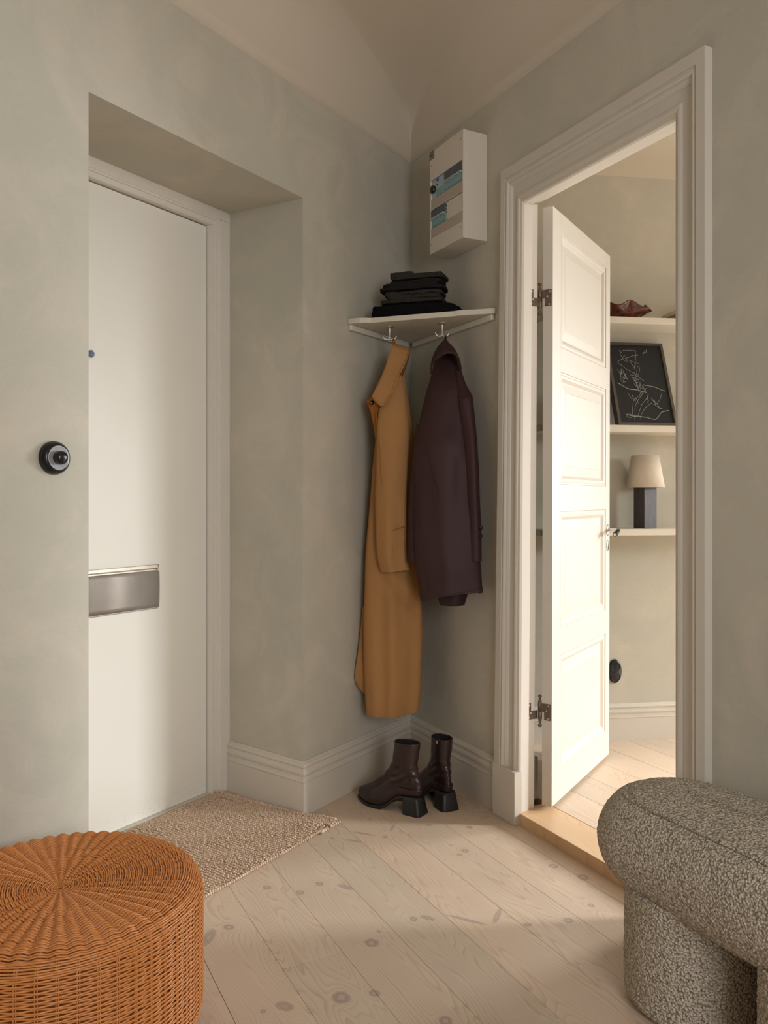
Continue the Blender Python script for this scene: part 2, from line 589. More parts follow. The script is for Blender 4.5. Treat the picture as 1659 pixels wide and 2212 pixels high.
joints = {-1: [1.9], 0: [2.9], 1: [-.2, 2.4], 2: [3.1], 3: [1.75], 4: [2.6], 5: [1.217], 6: [2.2], 7: [.2, 1.9], 8: [.9, 2.8], 9: [1.5],
          10: [.5, 2.3], 11: [1.1, 3], 12: [1.9], 13: [.8, 2.6], 14: [1.6], 15: [2.2], 16: [1.2], 17: [2.4], 18: [1.8], 19: [2.7]}
for k in range(-1, 20):
    n0 = .077 + PW * k; n1 = n0 + PW
    cuts = [-1.0] + joints[k] + [5.6]
    for a, b in zip(cuts[:-1], cuts[1:]):
        plank_mesh(RW, a, b, n0, n1, 0.0, M['pine'], gap=(.0009 if k == 7 else .0003), b=.0005, parent=fl)
# next room floor, 4 cm higher
fr = struct(box('floor_next_room', lambda a, b, c: RW(a, b, c), (-.2, 6.6), (-4.4, -.13), (-.02, .017), M['trim']))
for k in range(27):
    n1 = -.134 - PW * k; n0 = n1 - PW
    j = random.uniform(1.6, 3.2)
    s_lo = 1.0 + (-.0) if k < 6 else 1.5
    for a, b in ((-.1, j), (j, 6.5)):
        plank_mesh(RW, a, b, n0, n1, .038, M['pine_room'], gap=.0005, parent=fr)
th = plank_mesh(RW, .745, 1.60, -.133, .008, .038, M['threshold'], gap=0, b=.0015, name='threshold')
th.data.transform(Matrix.Identity(4))
for vv in th.data.vertices:
    if vv.co.z < .03: vv.co.z = 0.0
th.name = 'trim_1'; struct(th)

# ------------------------------------------------------------------ inner doorway: casing, jambs, plinth blocks
dr = struct(thing('door_2', RW(.768, 0, 0), 'cream panelled inner doorway', 'door'))
del dr['category']
# casing profile: t across from the outer edge (0) to inner edge (1)*W, n outwards
CAS = [(0, 0), (0, .0275), (.030, .0275), (.031, .0235), (.034, .0235), (.036, .026), (.041, .0265), (.045, .0235), (.047, .0185), (.050, .0185), (.054, .0165),
       (.058, .013), (.060, .010), (.088, .010), (.0885, .0135), (.093, .0155), (.100, .0165), (.105, .0145), (.107, .011), (.112, .010), (.116, .0085), (.118, .0)]
OT, IT = 2.222, 2.088


def casing():
    v = []; f = []; k = len(CAS)
    path = []
    for t, n in CAS:
        q = t / .118
        sL0 = .655 + q * .119; zt = OT - q * (OT - IT)
        kL = .020 - q * .009
        sR = 1.573 - q * .113
        path.append([RW(sL0 + kL * .17, n, .172), RW(sL0 + kL * zt, n, zt), RW(sR, n, zt), RW(sR, n, .038)])
    for c in range(4):
        for j in range(k): v.append(path[j][c])
    for c in range(3):
        for j in range(k - 1): f.append((c * k + j, (c + 1) * k + j, (c + 1) * k + j + 1, c * k + j + 1))
    f.append(tuple(range(k))); f.append(tuple(range(3 * k, 4 * k))[::-1])
    return fixn(mesh('casing', v, f, M['trim'], dr))


casing()
box('plinth_block', RW, (.653, .783), (0, .031), (0, .178), M['trim'], dr, .0015)
box('plinth_block', RW, (1.455, 1.578), (0, .031), (0, .178), M['trim'], dr, .0015)
# jamb linings (hinge side with its rebate), head lining
m = MB()
m.box(lambda s, n, z: RW(s + .010 * z, n, z), .745, .772, -.035, .001, .036, 2.098)
m.box(lambda s, n, z: RW(s + .010 * z, n, z), .745, .760, -.068, -.034, .036, 2.098)
m.build('jamb', M['frame_white'], dr, bev=.001)
m = MB()
m.box(RW, 1.460, 1.472, -.035, .001, .036, 2.10); m.box(RW, 1.470, 1.476, -.068, -.034, .036, 2.10)
m.build('jamb', M['frame_white'], dr, bev=.001)
m = MB()
m.box(RW, .75, 1.476, -.035, .001, 2.088, 2.125); m.box(RW, .75, 1.476, -.068, -.034, 2.100, 2.125)
m.build('head_lining', M['frame_white'], dr, bev=.001)
# far side casing and plinth seen through the hinge gap
box('back_casing', RW, (.60, .697), (-.090, -.0705), (.036, 2.2), M['trim'], dr, .001)
box('back_plinth', RW, (.59, .697), (-.132, -.0705), (.036, .185), M['trim'], dr, .001)

# the open leaf
LWD, LT = .672, .035
Z0, Z1 = .052, 2.088
PANELS = [(.155, .552), (.647, 1.052), (1.146, 1.537), (1.622, 2.026)]
U0, U1 = .082, .617


def leaf():
    m = MB()
    # stiles and rails
    m.box(LF, 0, U0, -LT, 0, Z0, Z1); m.box(LF, U1, LWD, -LT, 0, Z0, Z1)
    zs = [Z0] + [z for p in PANELS for z in p] + [Z1]
    for i in range(0, len(zs), 2): m.box(LF, U0, U1, -LT, 0, zs[i], zs[i + 1])
    o = m.build('leaf_frame', M['leaf'], lf, bev=.0008)
    for z0, z1 in PANELS:
        # mouldings step down, then field
        st = [(0, .0), (.0015, -.003), (.006, -.0035), (.012, -.0015), (.020, -.003), (.027, -.009), (.031, -.012), (.034, -.0125), (.064, -.0085), (.066, -.0075)]
        v = []; f = []
        for d, h in st:
            for u, z in ((U0 + d, z0 + d), (U1 - d, z0 + d), (U1 - d, z1 - d), (U0 + d, z1 - d)): v.append(LF(u, h, z))
        for j in range(len(st) - 1):
            for i in range(4): f.append((j * 4 + i, j * 4 + (i + 1) % 4, (j + 1) * 4 + (i + 1) % 4, (j + 1) * 4 + i))
        n = len(st) * 4 - 4
        f.append((n, n + 1, n + 2, n + 3))
        b = len(v)
        for u, z in ((U0, z0), (U1, z0), (U1, z1), (U0, z1)): v.append(LF(u, -LT + .008, z))
        f.append((b + 3, b + 2, b + 1, b))
        mesh('panel', v, f, M['leaf'], lf)
    return o


lf = tag(thing('panelled_door_leaf', LF(0, 0, Z0), 'cream four-panel inner door leaf standing open into the next room', 'door'), kind=None)
leaf()
# groove lines where stiles meet rails
hl = None


def handle():
    m = MB(); m.lathe([(.0, 0), (.014, 0), (.0155, .002), (.013, .004), (.009, .006), (.007, .010)], LF(.642, 0, .968), LN + (0,), 24, 1)
    for vi in range(len(m.v)):
        x, y, z = m.v[vi]; m.v[vi] = (x, y, .968 + (z - .968) * 1.45)
    r = m.build('rosette', M['chrome'], lf, True)
    m = MB()
    m.lathe([(.0055, .006), (.0065, .012), (.0050, .015), (.0065, .018), (.0050, .021), (.0062, .024), (.0052, .030), (.0062, .040), (.0058, .047)], LF(.642, 0, .972), LN + (0,), 18)
    m.tube([LF(.642, .040, .972), LF(.635, .046, .971), LF(.622, .049, .967)], [.0062, .0062, .0058], 12)
    n = m.build('handle_neck', M['chrome'], lf, True)
    a = Vector(LF(.625, .049, .968)); b = Vector(LF(.568, .052, .955))
    ax = (b - a).normalized(); L = (b - a).length
    m = MB(); m.lathe([(.0060, 0), (.0078, .003), (.0090, L * .5), (.0098, L * .9), (.0088, L)], a, ax, 18)
    g = m.build('handle_grip', M['black'], lf, True); tag(g, 'black handle grip')
    m = MB(); m.lathe([(.0062, L - .001), (.0060, L + .002), (.003, L + .0035), (.0005, L + .0036)], a, ax, 16)
    m.build('grip_cap', M['chrome'], g, True)
    m = MB(); m.lathe([(.0, 0), (.014, 0), (.0155, .0015), (.013, .0035), (.006, .0045), (.001, .0045)], LF(.642, 0, .906), LN + (0,), 24)
    for vi in range(len(m.v)):
        x, y, z = m.v[vi]; m.v[vi] = (x, y, .906 + (z - .906) * 1.4)
    e = m.build('keyhole_plate', M['chrome'], lf, True)
    m = MB(); m.box(LF, .640, .644, .0035, .0050, .892, .905); m.lathe([(.0033, .0035), (.0033, .0052)], LF(.642, 0, .908), LN + (0,), 10)
    m.build('keyhole', M['black'], e)


handle()


def hinge(zc, lb):
    px, py = .5335, 2.772
    R = .0062
    m = MB()
    m.lathe([(.0001, .0265), (.0045, .026), (.0065, .0235), (.0065, .019), (.004, .0165), (.0035, .015), (R, 0), (R, -.001), (R + .0008, -.002), (R + .0008, -.0275), (R, -.028)], (px, py, zc + .0285), (0, 0, 1), 16)
    m.lathe([(R, .028), (R + .0008, .0275), (R + .0008, .002), (R, .001), (R, 0), (.0035, -.015), (.004, -.0165), (.0065, -.019), (.0065, -.0235), (.0045, -.026), (.0001, -.0265)], (px, py, zc - .0285), (0, 0, 1), 16)
    h = tag(m.build('hinge', M['hinge'], lf, True), lb)
    E = lambda a, b, c: LF(-b, -LT + a, c)      # on the hinge edge face: a across thickness, b out
    m = MB(); m.box(E, .008, .031, 0, .0016, zc - .028, zc + .028); m.box(E, -.004, .009, -.0002, .0016, zc - .001, zc + .028)
    m.build('door_plate', M['hinge'], h)
    for a, dz in ((.024, .021), (.017, .004), (.023, -.022)):
        m = MB(); m.lathe([(.0036, 0), (.0034, .0008), (.0005, .0009)], E(a, .0016, zc + dz), (-LD[0], -LD[1], 0), 10); m.build('screw', M['hook'], h)
    J = lambda a, b, c: RW(.760 + .010 * c + b, -.036 - a, c)
    m = MB(); m.box(J, 0, .015, 0, .0016, zc - .028, zc + .028); m.box(J, .014, .042, 0, .0016, zc - .028, zc + .001)
    m.build('frame_plate', M['hinge'], h)
    for a, dz in ((.007, .021), (.013, -.006), (.006, -.021)):
        m = MB(); m.lathe([(.0036, 0), (.0034, .0008), (.0005, .0009)], J(a, .0016, zc + dz), (DR[0], DR[1], 0), 10); m.build('screw', M['hook'], h)
    return h


hinge(1.779, 'upper iron lift-off hinge with ball tips')
hinge(.371, 'lower rust-spotted lift-off hinge with ball tips')
# ------------------------------------------------------------------ entrance door in the niche
ed = struct(thing('door_1', LW(1.15, -.42, 0), 'flat white entrance door in its deep niche', None))
box('door_leaf', LW, (.768, 1.75), (-.47, -.425), (.004, 2.108), M['entrance'], ed, .0015)
m = MB()
m.box(LW, .66, .763, -.46, -.400, 0, 2.113); m.box(LW, .66, .744, -.402, -.391, 0, 2.130); m.box(LW, .66, .735, -.392, -.386, 0, 2.135)
m.box(LW, .66, 1.8, -.46, -.400, 2.113, 2.178); m.box(LW, .66, 1.8, -.402, -.391, 2.130, 2.176); m.box(LW, .66, 1.8, -.392, -.386, 2.136, 2.174)
m.build('door_frame', M['frame_white'], ed, bev=.001)
box('door_sill', LW, (.705, 1.75), (-.47, -.405), (-.001, .0035), M['trim'], ed)
m = MB(); m.lathe([(.0055, 0), (.0055, .001)], LW(.7385, -.3999, .989), (NL[0], NL[1], 0), 16)
tag(m.build('bolt_hole', M['black'], ed), 'small black hole in the frame')
m = MB(); m.lathe([(.0065, 0), (.0055, .0009), (.0, .001)], LW(.745, -.3999, .45), (NL[0], NL[1], 0), 16); m.build('frame_plug', M['frame_white'], ed)
m = MB(); m.lathe([(.0065, 0), (.0055, .0009), (.0, .001)], LW(.745, -.3999, 1.87), (NL[0], NL[1], 0), 16); m.build('frame_plug', M['frame_white'], ed)

ms = thing('mail_slot', LW(1.15, -.425, .80), 'worn galvanised steel mail flap on the flat white entrance door', 'mail slot')
m = MB(); m.box(LW, 1.0, 1.33, -.425, -.421, .716, .869); m.build('back_plate', M['steel'], ms, bev=.003)
m = MB(); m.box(LW, 1.003, 1.33, -.421, -.413, .857, .869); m.box(LW, 1.003, 1.010, -.421, -.413, .846, .869); m.box(LW, 1.0105, 1.33, -.421, -.4165, .8485, .8545)
m.build('hinge_rail', M['hook'], ms, bev=.0012)
# flap, slightly curved outwards
v = []; f = []
zs = np.linspace(.722, .849, 9)
for s in (1.0, 1.33):
    for z in zs: v.append(LW(s, -.4205 + .0022 * math.sin((z - .722) / .127 * math.pi * .92) + .003, z))
for j in range(8): f.append((j, j + 1, 9 + j + 1, 9 + j))
fp = mesh('flap', v, f, M['steel'], ms, True)
so = fp.modifiers.new('solid', 'SOLIDIFY'); so.thickness = .0016; so.offset = 0

dk = thing('door_stud', LW(1.29, -.425, 1.55), 'small faceted glass-like knob on the entrance door at the niche edge', 'knob')
m = MB(); m.lathe([(.010, 0), (.010, .003), (.005, .005), (.005, .008)], LW(1.286, -.425, 1.556), (NL[0], NL[1], 0), 12); m.build('base', M['hook'], dk, True)
m = MB(); m.lathe([(.004, .008), (.012, .014), (.0125, .019), (.007, .026), (.001, .027)], LW(1.286, -.425, 1.556), (NL[0], NL[1], 0), 7)
m.build('knob', simple('blue_grey_glass', srgb(120, 140, 168), .1, .2), dk)

# ------------------------------------------------------------------ rotary switch
sw = thing('rotary_switch', LW(1.706, 0, 1.1975), 'round black rotary light switch on the left wall', 'switch')
A = (NL[0], NL[1], 0); O = LW(1.706, 0, 1.1975)
m = MB(); m.lathe([(.0412, 0), (.0415, .004), (.0405, .009), (.037, .0155), (.032, .020), (.0285, .0215), (.0280, .0195), (.0255, .019), (.0250, .0185), (.0, .0185)], O, A, 64)
m.build('housing', M['black'], sw, True)
m = MB(); m.lathe([(.0284, .0205), (.0292, .0222), (.0280, .0224), (.0276, .0208)], O, A, 64); m.build('rim_ring', simple('silver_rim', srgb(216, 216, 222), .35, .3), sw, True)
m = MB(); m.lathe([(.0240, .0180), (.0240, .0196), (.0, .0196)], O, A, 48); m.build('scale_disc', simple('satin_aluminium', srgb(226, 229, 238), .5, 0), sw)
m = MB(); m.lathe([(.0155, .0190), (.0165, .022), (.0170, .030), (.0160, .036), (.012, .0405), (.006, .0425), (.0005, .043)], O, A, 48); m.build('knob', M['black'], sw, True)

# ------------------------------------------------------------------ fuse box
B0, B1, BN, BZ0, BZ1 = .343, .579, .104, 2.020, 2.404
fb = thing('fuse_box', RW(.46, 0, BZ0), 'white electrical fuse box with two rows of breakers on the right wall', 'fuse box')
SC_ = lambda q: B0 + (B1 - B0) * q
R1 = (2.224, 2.297); R2 = (2.115, 2.185)       # device windows
L1 = (2.188, 2.224); L2 = (2.079, 2.115)       # label strips beneath them
m = MB()
m.box(RW, B0, B1, 0, BN - .012, BZ0, BZ1)
m.build('housing', M['plastic'], fb, bev=.004, seg=3)
m = MB()
D = BN
x0, x1 = B0 + .008, B1 - .006
for a, b, z0, z1 in [(B0, B1, BZ0, L2[0]), (B0, B1, R2[1], L1[0]), (B0, B1, R1[1], BZ1), (B0, x0, L2[0], R2[1]), (x1, B1, L2[0], R2[1]),
                     (B0, x0, L1[0], R1[1]), (x1, B1, L1[0], R1[1])]:
    m.box(RW, a, b, BN - .013, BN, z0, z1)
m.build('front_cover', M['plastic'], fb, bev=.0006)
strip = simple('paper_label_strip', srgb(186, 172, 158), .6, 0, .08, 200)
for nm, (z0, z1) in (('label_strip', L1), ('label_strip', L2)):
    box(nm, RW, (x0, x1), (BN - .013, BN - .001), (z0 + .001, z1 - .0005), strip, fb)
dev = simple('light_grey_device', srgb(176, 188, 188), .45)
teal = simple('turquoise_device_face', srgb(136, 168, 170), .4, 0, .05)
dark = simple('dark_toggle', srgb(84, 90, 94), .4)
blue = simple('blue_test_button', srgb(38, 96, 180), .35)
scr = simple('dark_print', srgb(50, 46, 44), .6)
box('device_rail', RW, (x0, x1), (BN - .03, BN - .010), (R1[0], R1[1]), simple('shadowed_recess', srgb(60, 66, 68), .6), fb)  # dark grey backing behind the devices
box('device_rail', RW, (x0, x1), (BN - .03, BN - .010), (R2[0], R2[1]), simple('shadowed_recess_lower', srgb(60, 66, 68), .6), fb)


def breaker(s0, s1, zr, th=True):
    z0, z1 = zr
    m = MB(); m.box(RW, s0 + .0003, s1 - .0003, BN - .014, BN - .003, z0 + .002, z0 + .040)
    b = m.build('breaker', teal, fb, bev=.0006)
    m = MB(); m.box(RW, s0 + .0003, s1 - .0003, BN - .014, BN + .001, z0 + .040, z1 - .004)
    m.build('toggle_shroud', dark, b, bev=.001)
    m = MB(); m.box(RW, s0 + .004, s1 - .003, BN - .003, BN + .007, z0 + .031, z0 + .037)
    m.build('toggle', dev, b, bev=.0008)
    m = MB(); m.box(RW, s0 + .003, s1 - .002, BN - .0032, BN - .0026, z0 + .006, z0 + .0075); m.build('print_mark', scr, b)
    return b


sp = (x1 - (x0 + .098)) / 7
for i in range(7): breaker(x0 + .098 + i * sp, x0 + .098 + (i + 1) * sp, R1)
for i in range(6): breaker(x0 + .002 + i * .0166, x0 + .002 + (i + 1) * .0166, R2)
box('main_switch', RW, (x0 + .001, x0 + .035), (BN - .014, BN - .004), (R1[0] + .001, R1[1] - .002), dev, fb, .001)
m = MB(); m.lathe([(.0145, 0), (.0150, .005), (.0135, .010), (.004, .011)], RW(x0 + .016, BN - .004, R1[0] + .036), (NR[0], NR[1], 0), 10)
tag(m.build('rotary_knob', M['black'], fb), 'black rotary main switch knob')
rc = box('residual_current_breaker', RW, (x0 + .036, x0 + .097), (BN - .014, BN - .003), (R1[0] + .002, R1[1] - .003), dev, fb, .001)
box('lower_face', RW, (x0 + .036, x0 + .097), (BN - .004, BN - .0022), (R1[0] + .002, R1[0] + .030), teal, rc, .0005)
m = MB(); m.lathe([(.0055, 0), (.0052, .006), (.001, .0065)], RW(x0 + .050, BN - .003, R1[1] - .011), (NR[0], NR[1], 0), 14)
tag(m.build('test_button', blue, rc), 'round blue test button')
box('print_mark', RW, (x0 + .040, x0 + .047), (BN - .003, BN - .0022), (R1[0] + .042, R1[0] + .048), scr, rc)
# blank filler with ribs in the lower row, marker plates and screws
m = MB()
bl0 = x0 + .112
for i in range(17):
    a = bl0 + i * (x1 - bl0) / 17
    m.box(RW, a + .0004, a + (x1 - bl0) / 17 - .0004, BN - .012, BN - .002, R2[0] + .001, R2[1] - .004)
m.build('blank_filler', M['plastic'], fb)
e2 = box('end_module', RW, (x0 + .102, bl0 - .001), (BN - .014, BN - .004), (R2[0] + .002, R2[1] - .002), dev, fb)
for dz in (.052, .042, .030):
    box('print_mark', RW, (x0 + .1045, x0 + .1085), (BN - .004, BN - .0033), (R2[0] + dz, R2[0] + dz + (.009 if dz > .05 else .006)), scr, e2)
for s, z in ((B0 + .014, BZ1 - .052), (B1 - .014, BZ1 - .030), (B0 + .014, BZ0 + .036), (B1 - .014, BZ0 + .040)):
    m = MB(); m.lathe([(.0042, 0), (.004, .0008), (.0015, .0009), (.0013, .0002)], RW(s, BN, z), (NR[0], NR[1], 0), 12); m.build('cover_screw', strip, fb)
mk = box('marker_plate', RW, (B0 - .001, B0 + .035), (BN, BN + .0016), (BZ1 - .028, BZ1 + .004), simple('grey_marker_plate', srgb(128, 124, 112), .5), fb)


def text(body, size, loc, xdir, zdir, mat, parent, name='lettering'):
    c = bpy.data.curves.new(name, 'FONT'); c.body = body; c.size = size; c.extrude = .0002
    c.materials.append(mat)
    o = bpy.data.objects.new(name, c)
    X = Vector(xdir).normalized(); Y = Vector(zdir).normalized(); Z = X.cross(Y)
    COL.objects.link(o)
    me = bpy.data.meshes.new_from_object(o.evaluated_get(bpy.context.evaluated_depsgraph_get()))
    COL.objects.unlink(o); bpy.data.objects.remove(o)
    me.transform(Matrix.Translation(loc) @ Matrix((X, Y, Z)).transposed().to_4x4())
    if not me.materials: me.materials.append(mat)
    return link(bpy.data.objects.new(name, me), parent)


text('W11', .011, RW(B0 + .004, BN + .0018, BZ1 - .018), (DR[0], DR[1], 0), (0, 0, 1), scr, mk)

# ------------------------------------------------------------------ corner shelf
cs = thing('corner_shelf', (CX - .02, 3.2, 1.75), 'cream triangular corner shelf above the coats', 'shelf')
TZ0, TZ1 = 1.7495, 1.7690
crn = [LW(.462, .001, 0), LW(.4645, .010, 0), LW(.4640, .035, 0), LW(.4600, .055, 0), LW(.4500, .072, 0), LW(.4350, .090, 0)]
rr = [RW(.530, .113, 0), RW(.548, .102, 0), RW(.563, .087, 0), RW(.600, .045, 0), RW(.628, .014, 0), RW(.634, .006, 0), RW(.632, .001, 0)]
pts = [(CX + (NL[0] + NR[0]) * .0, CY - .003)] + [p[:2] for p in crn] + [p[:2] for p in rr]
m = MB(); m.prism(pts, TZ0, TZ1); fixn(m.build('shelf_board', M['shelf'], cs, bev=.003, seg=3))
m = MB(); m.box(LW, .04, .455, .001, .016, 1.7275, TZ0); m.build('cleat', M['shelf'], cs, bev=.004)
m = MB(); m.box(RW, .04, .625, .001, .016, 1.7275, TZ0); m.build('cleat', M['shelf'], cs, bev=.004)


def hook(x, y, side):
    z = TZ0
    h = thing('coat_hook', (x, y, z - .055), 'nickel double-pronged coat hook under the shelf on its %s, holding the %s' % side, 'hook', 'hooks under the corner shelf')
    m = MB(); m.lathe([(.0175, .0), (.0180, -.0015), (.0150, -.0040), (.006, -.0055)], (x, y, z), (0, 0, 1), 28); m.build('base_plate', M['hook'], h, True)
    m = MB(); m.tube([(x, y, z - .004), (x, y, z - .010), (x, y, z - .025), (x, y, z - .040), (x, y, z - .0475)], [.0058, .0040, .0034, .0036, .0056], 12)
    m.build('stem', M['hook'], h, True)
    for sg in (-1, 1):
        m = MB(); m.tube(smooth_curve([(x, y, z - .0475), (x + sg * .008, y - .001, z - .0500), (x + sg * .016, y - .002, z - .0495), (x + sg * .022, y - .003, z - .044), (x + sg * .026, y - .003, z - .036)], 4),
                         [.0042] * 4 + [.0033] * 13, 10)
        m.build('prong', M['hook'], h, True)
    return h


hook(.0215, 3.075, ('left', 'tan trench coat'))
hook(.2160, 3.010, ('right', 'brown leather jacket'))

# ------------------------------------------------------------------ folded knitwear on the shelf


def vnoise(P, scale, seed=0):
    """smooth value noise in numpy, P (n,3)"""
    q = P * scale; i = np.floor(q).astype(np.int64); f = q - i; u = f * f * (3 - 2 * f)
    def h(a):
        x = (a[:, 0] * 73856093 ^ a[:, 1] * 19349663 ^ a[:, 2] * 83492791 ^ (seed * 2654435761)) & 0x7fffffff
        x = (x * 1103515245 + 12345) & 0x7fffffff
        x = ((x >> 8) * 1664525 + 1013904223) & 0x7fffffff
        return (x & 0xffff) / 65535.0
    r = 0
    for dx in (0, 1):
        for dy in (0, 1):
            for dz in (0, 1):
                wgt = (u[:, 0] if dx else 1 - u[:, 0]) * (u[:, 1] if dy else 1 - u[:, 1]) * (u[:, 2] if dz else 1 - u[:, 2])
                r = r + wgt * h(i + np.array([dx, dy, dz]))
    return r


def worley(P, scale, seed=0):
    """distance to nearest jittered cell point (0 at point)"""
    q = P * scale; i = np.floor(q).astype(np.int64); best = np.full(len(P), 9.0)
    for dx in (-1, 0, 1):
        for dy in (-1, 0, 1):
            for dz in (-1, 0, 1):
                c = i + np.array([dx, dy, dz])
                b = c[:, 0] * 73856093 ^ c[:, 1] * 19349663 ^ c[:, 2] * 83492791 ^ (seed * 97531)
                pt = []
                for k in range(3):
                    x = ((b + k * 7919) & 0x7fffffff); x = (x * 1103515245 + 12345) & 0x7fffffff; x = ((x >> 7) * 1664525 + 1013904223) & 0x7fffffff
                    pt.append((x & 0xffff) / 65535.0)
                d = np.sqrt(((c + np.stack(pt, 1) - q) ** 2).sum(1)); best = np.minimum(best, d)
    return best


def knit(name, col, col2):
    t = NT(name); p = t.pos()
    f = t.noise(p, 260, 4, .7); g = t.noise(t.mapping(p, scale=(1, 1, 1)), 700, 2)
    c = t.mix(t.ramp(t.math('ADD', t.math('MULTIPLY', f, .5), t.math('MULTIPLY', g, .5)), [(.42, (0, 0, 0, 1)), (.62, (1, 1, 1, 1))]), col, col2)
    return t.out(c, .95, 0, t.bump(f, .9, .003), .1)


K_black = knit('black_knit', srgb(16, 15, 16), srgb(24, 23, 24))
K_char = knit('charcoal_wool_knit', srgb(36, 34, 32), srgb(70, 66, 60))
K_char2 = knit('dark_charcoal_wool_knit', srgb(24, 22, 21), srgb(48, 45, 42))


def folded(name, layers, mat, label, fuzz=.0016):
    """layers: list of (cx, cy, z0, z1, half_x, half_y, yaw, bend_side) rounded folded slabs"""
    root = thing(name, (layers[0][0], layers[0][1], layers[0][2]), label, 'clothing', None)
    for li, (cx, cy, z0, z1, hx, hy, yaw, sag) in enumerate(layers):
        nu, nv = 20, 72
        h = (z1 - z0) / 2; zc = (z0 + z1) / 2; V = []
        for j in range(nu + 1):
            ph = -math.pi / 2 + math.pi * j / nu
            cz = math.sin(ph); ring = abs(math.cos(ph)) ** .28
            for i in range(nv):
                a = 2 * math.pi * i / nv
                ca, sa = math.cos(a), math.sin(a)
                ex = abs(ca) ** .32 * (1 if ca > 0 else -1); ey = abs(sa) ** .32 * (1 if sa > 0 else -1)
                x = ex * (hx - h + h * ring); y = ey * (hy - h + h * ring)
                z = abs(cz) ** .8 * (1 if cz > 0 else -1) * h
                V.append((x, y, z + sag * (x / hx) ** 2 * (1 if cz > -.5 else .2)))
        V = np.array(V)
        c, s = math.cos(yaw), math.sin(yaw)
        W = np.stack([cx + V[:, 0] * c - V[:, 1] * s, cy + V[:, 0] * s + V[:, 1] * c, zc + V[:, 2]], 1)
        n1 = vnoise(W, 18, li + 3) - .5; n2 = vnoise(W + 7, 60, li) - .5; n3 = vnoise(W, 340, li + 9) - .5
        r = V / np.maximum(np.linalg.norm(V / np.array([hx, hy, h]), axis=1)[:, None], .1) / np.array([hx, hy, h]) ** 2
        r = r / np.linalg.norm(r, axis=1)[:, None]
        W = W + r * (n1 * .007 + n2 * .004 + n3 * fuzz)[:, None]
        W[:, 2] = np.maximum(W[:, 2], layers[0][2] + .0005)
        f = grid_faces(nu + 1, nv); f.append(tuple(range(nv))[::-1]); f.append(tuple(range(nu * nv, (nu + 1) * nv)))
        mesh('fold', W, f, mat, root, True)
    return root


YW = -.30
folded('folded_sweater', [(.125, 3.035, 1.7695, 1.799, .170, .062, YW, .0), (.110, 3.04, 1.796, 1.815, .150, .060, YW, -.002), (.165, 3.025, 1.796, 1.811, .110, .058, YW, -.003)], K_black,
       'black folded garment lying lowest on the corner shelf')
folded('folded_sweater', [(.112, 3.035, 1.8205, 1.836, .118, .055, YW + .03, .0), (.118, 3.03, 1.834, 1.851, .104, .055, YW + .02, .0), (.118, 3.03, 1.849, 1.863, .110, .056, YW, .0)], K_char,
       'mid charcoal wool sweater folded on top of the black garment')
folded('folded_sweater', [(.112, 3.035, 1.868, 1.882, .124, .055, YW + .02, .0), (.108, 3.035, 1.880, 1.894, .108, .052, YW - .03, .002), (.128, 3.03, 1.891, 1.903, .100, .054, YW - .02, .0)], K_char2,
       'darkest fuzzy wool sweater in the middle of the stack on the shelf')
folded('folded_sweater', [(.135, 3.03, 1.908, 1.921, .102, .052, YW, .0), (.075, 3.045, 1.917, 1.938, .045, .045, YW, .0), (.15, 3.03, 1.917, 1.930, .075, .05, YW, .0)], K_char,
       'charcoal wool sweater lying topmost on the corner shelf')

# ------------------------------------------------------------------ coats


def cloth_mat(name, c1, c2, rough, bumps, spec=.4, weave=0, sheen=0, coat=0):
    t = NT(name); p = t.pos()
    f = t.noise(p, 6, 4, .6); g = t.noise(p, 130, 4, .7)
    c = t.mix(f, c1, c2)
    nrm = t.bump(g, bumps, .0012)
    wr = t.noise(t.mapping(p, (0, 0, 0), (0, .5, 0), (1, 1, .35)), 38, 3, .6, .4)
    nrm = t.bump(wr, bumps * .5, .004, nrm)
    if weave:
        wv = t.noise(p, 900, 1)
        nrm = t.bump(wv, .3, .0004, nrm)
        c = t.mix(t.math('MULTIPLY', t.math('SUBTRACT', wv, .4, clamp=True), .35), c, tuple(x * .7 for x in c1[:3]) + (1,))
    mm = t.out(c, rough, 0, nrm, spec)
    if coat: t.b.inputs['Coat Weight'].default_value = coat; t.b.inputs['Coat Roughness'].default_value = .35
    return mm


M['tan'] = cloth_mat('tan_cotton_gabardine', srgb(164, 119, 73), srgb(174, 129, 82), .85, .25, .25, 1)
M['tan_in'] = cloth_mat('tan_cotton_inside', srgb(150, 92, 38), srgb(158, 100, 44), .9, .3, .2, 1)
M['leather'] = cloth_mat('aubergine_brown_leather', srgb(50, 27, 29), srgb(59, 33, 32), .6, .35, .35)
M['leather_in'] = cloth_mat('leather_jacket_lining', srgb(40, 22, 24), srgb(46, 26, 28), .6, .2, .3)


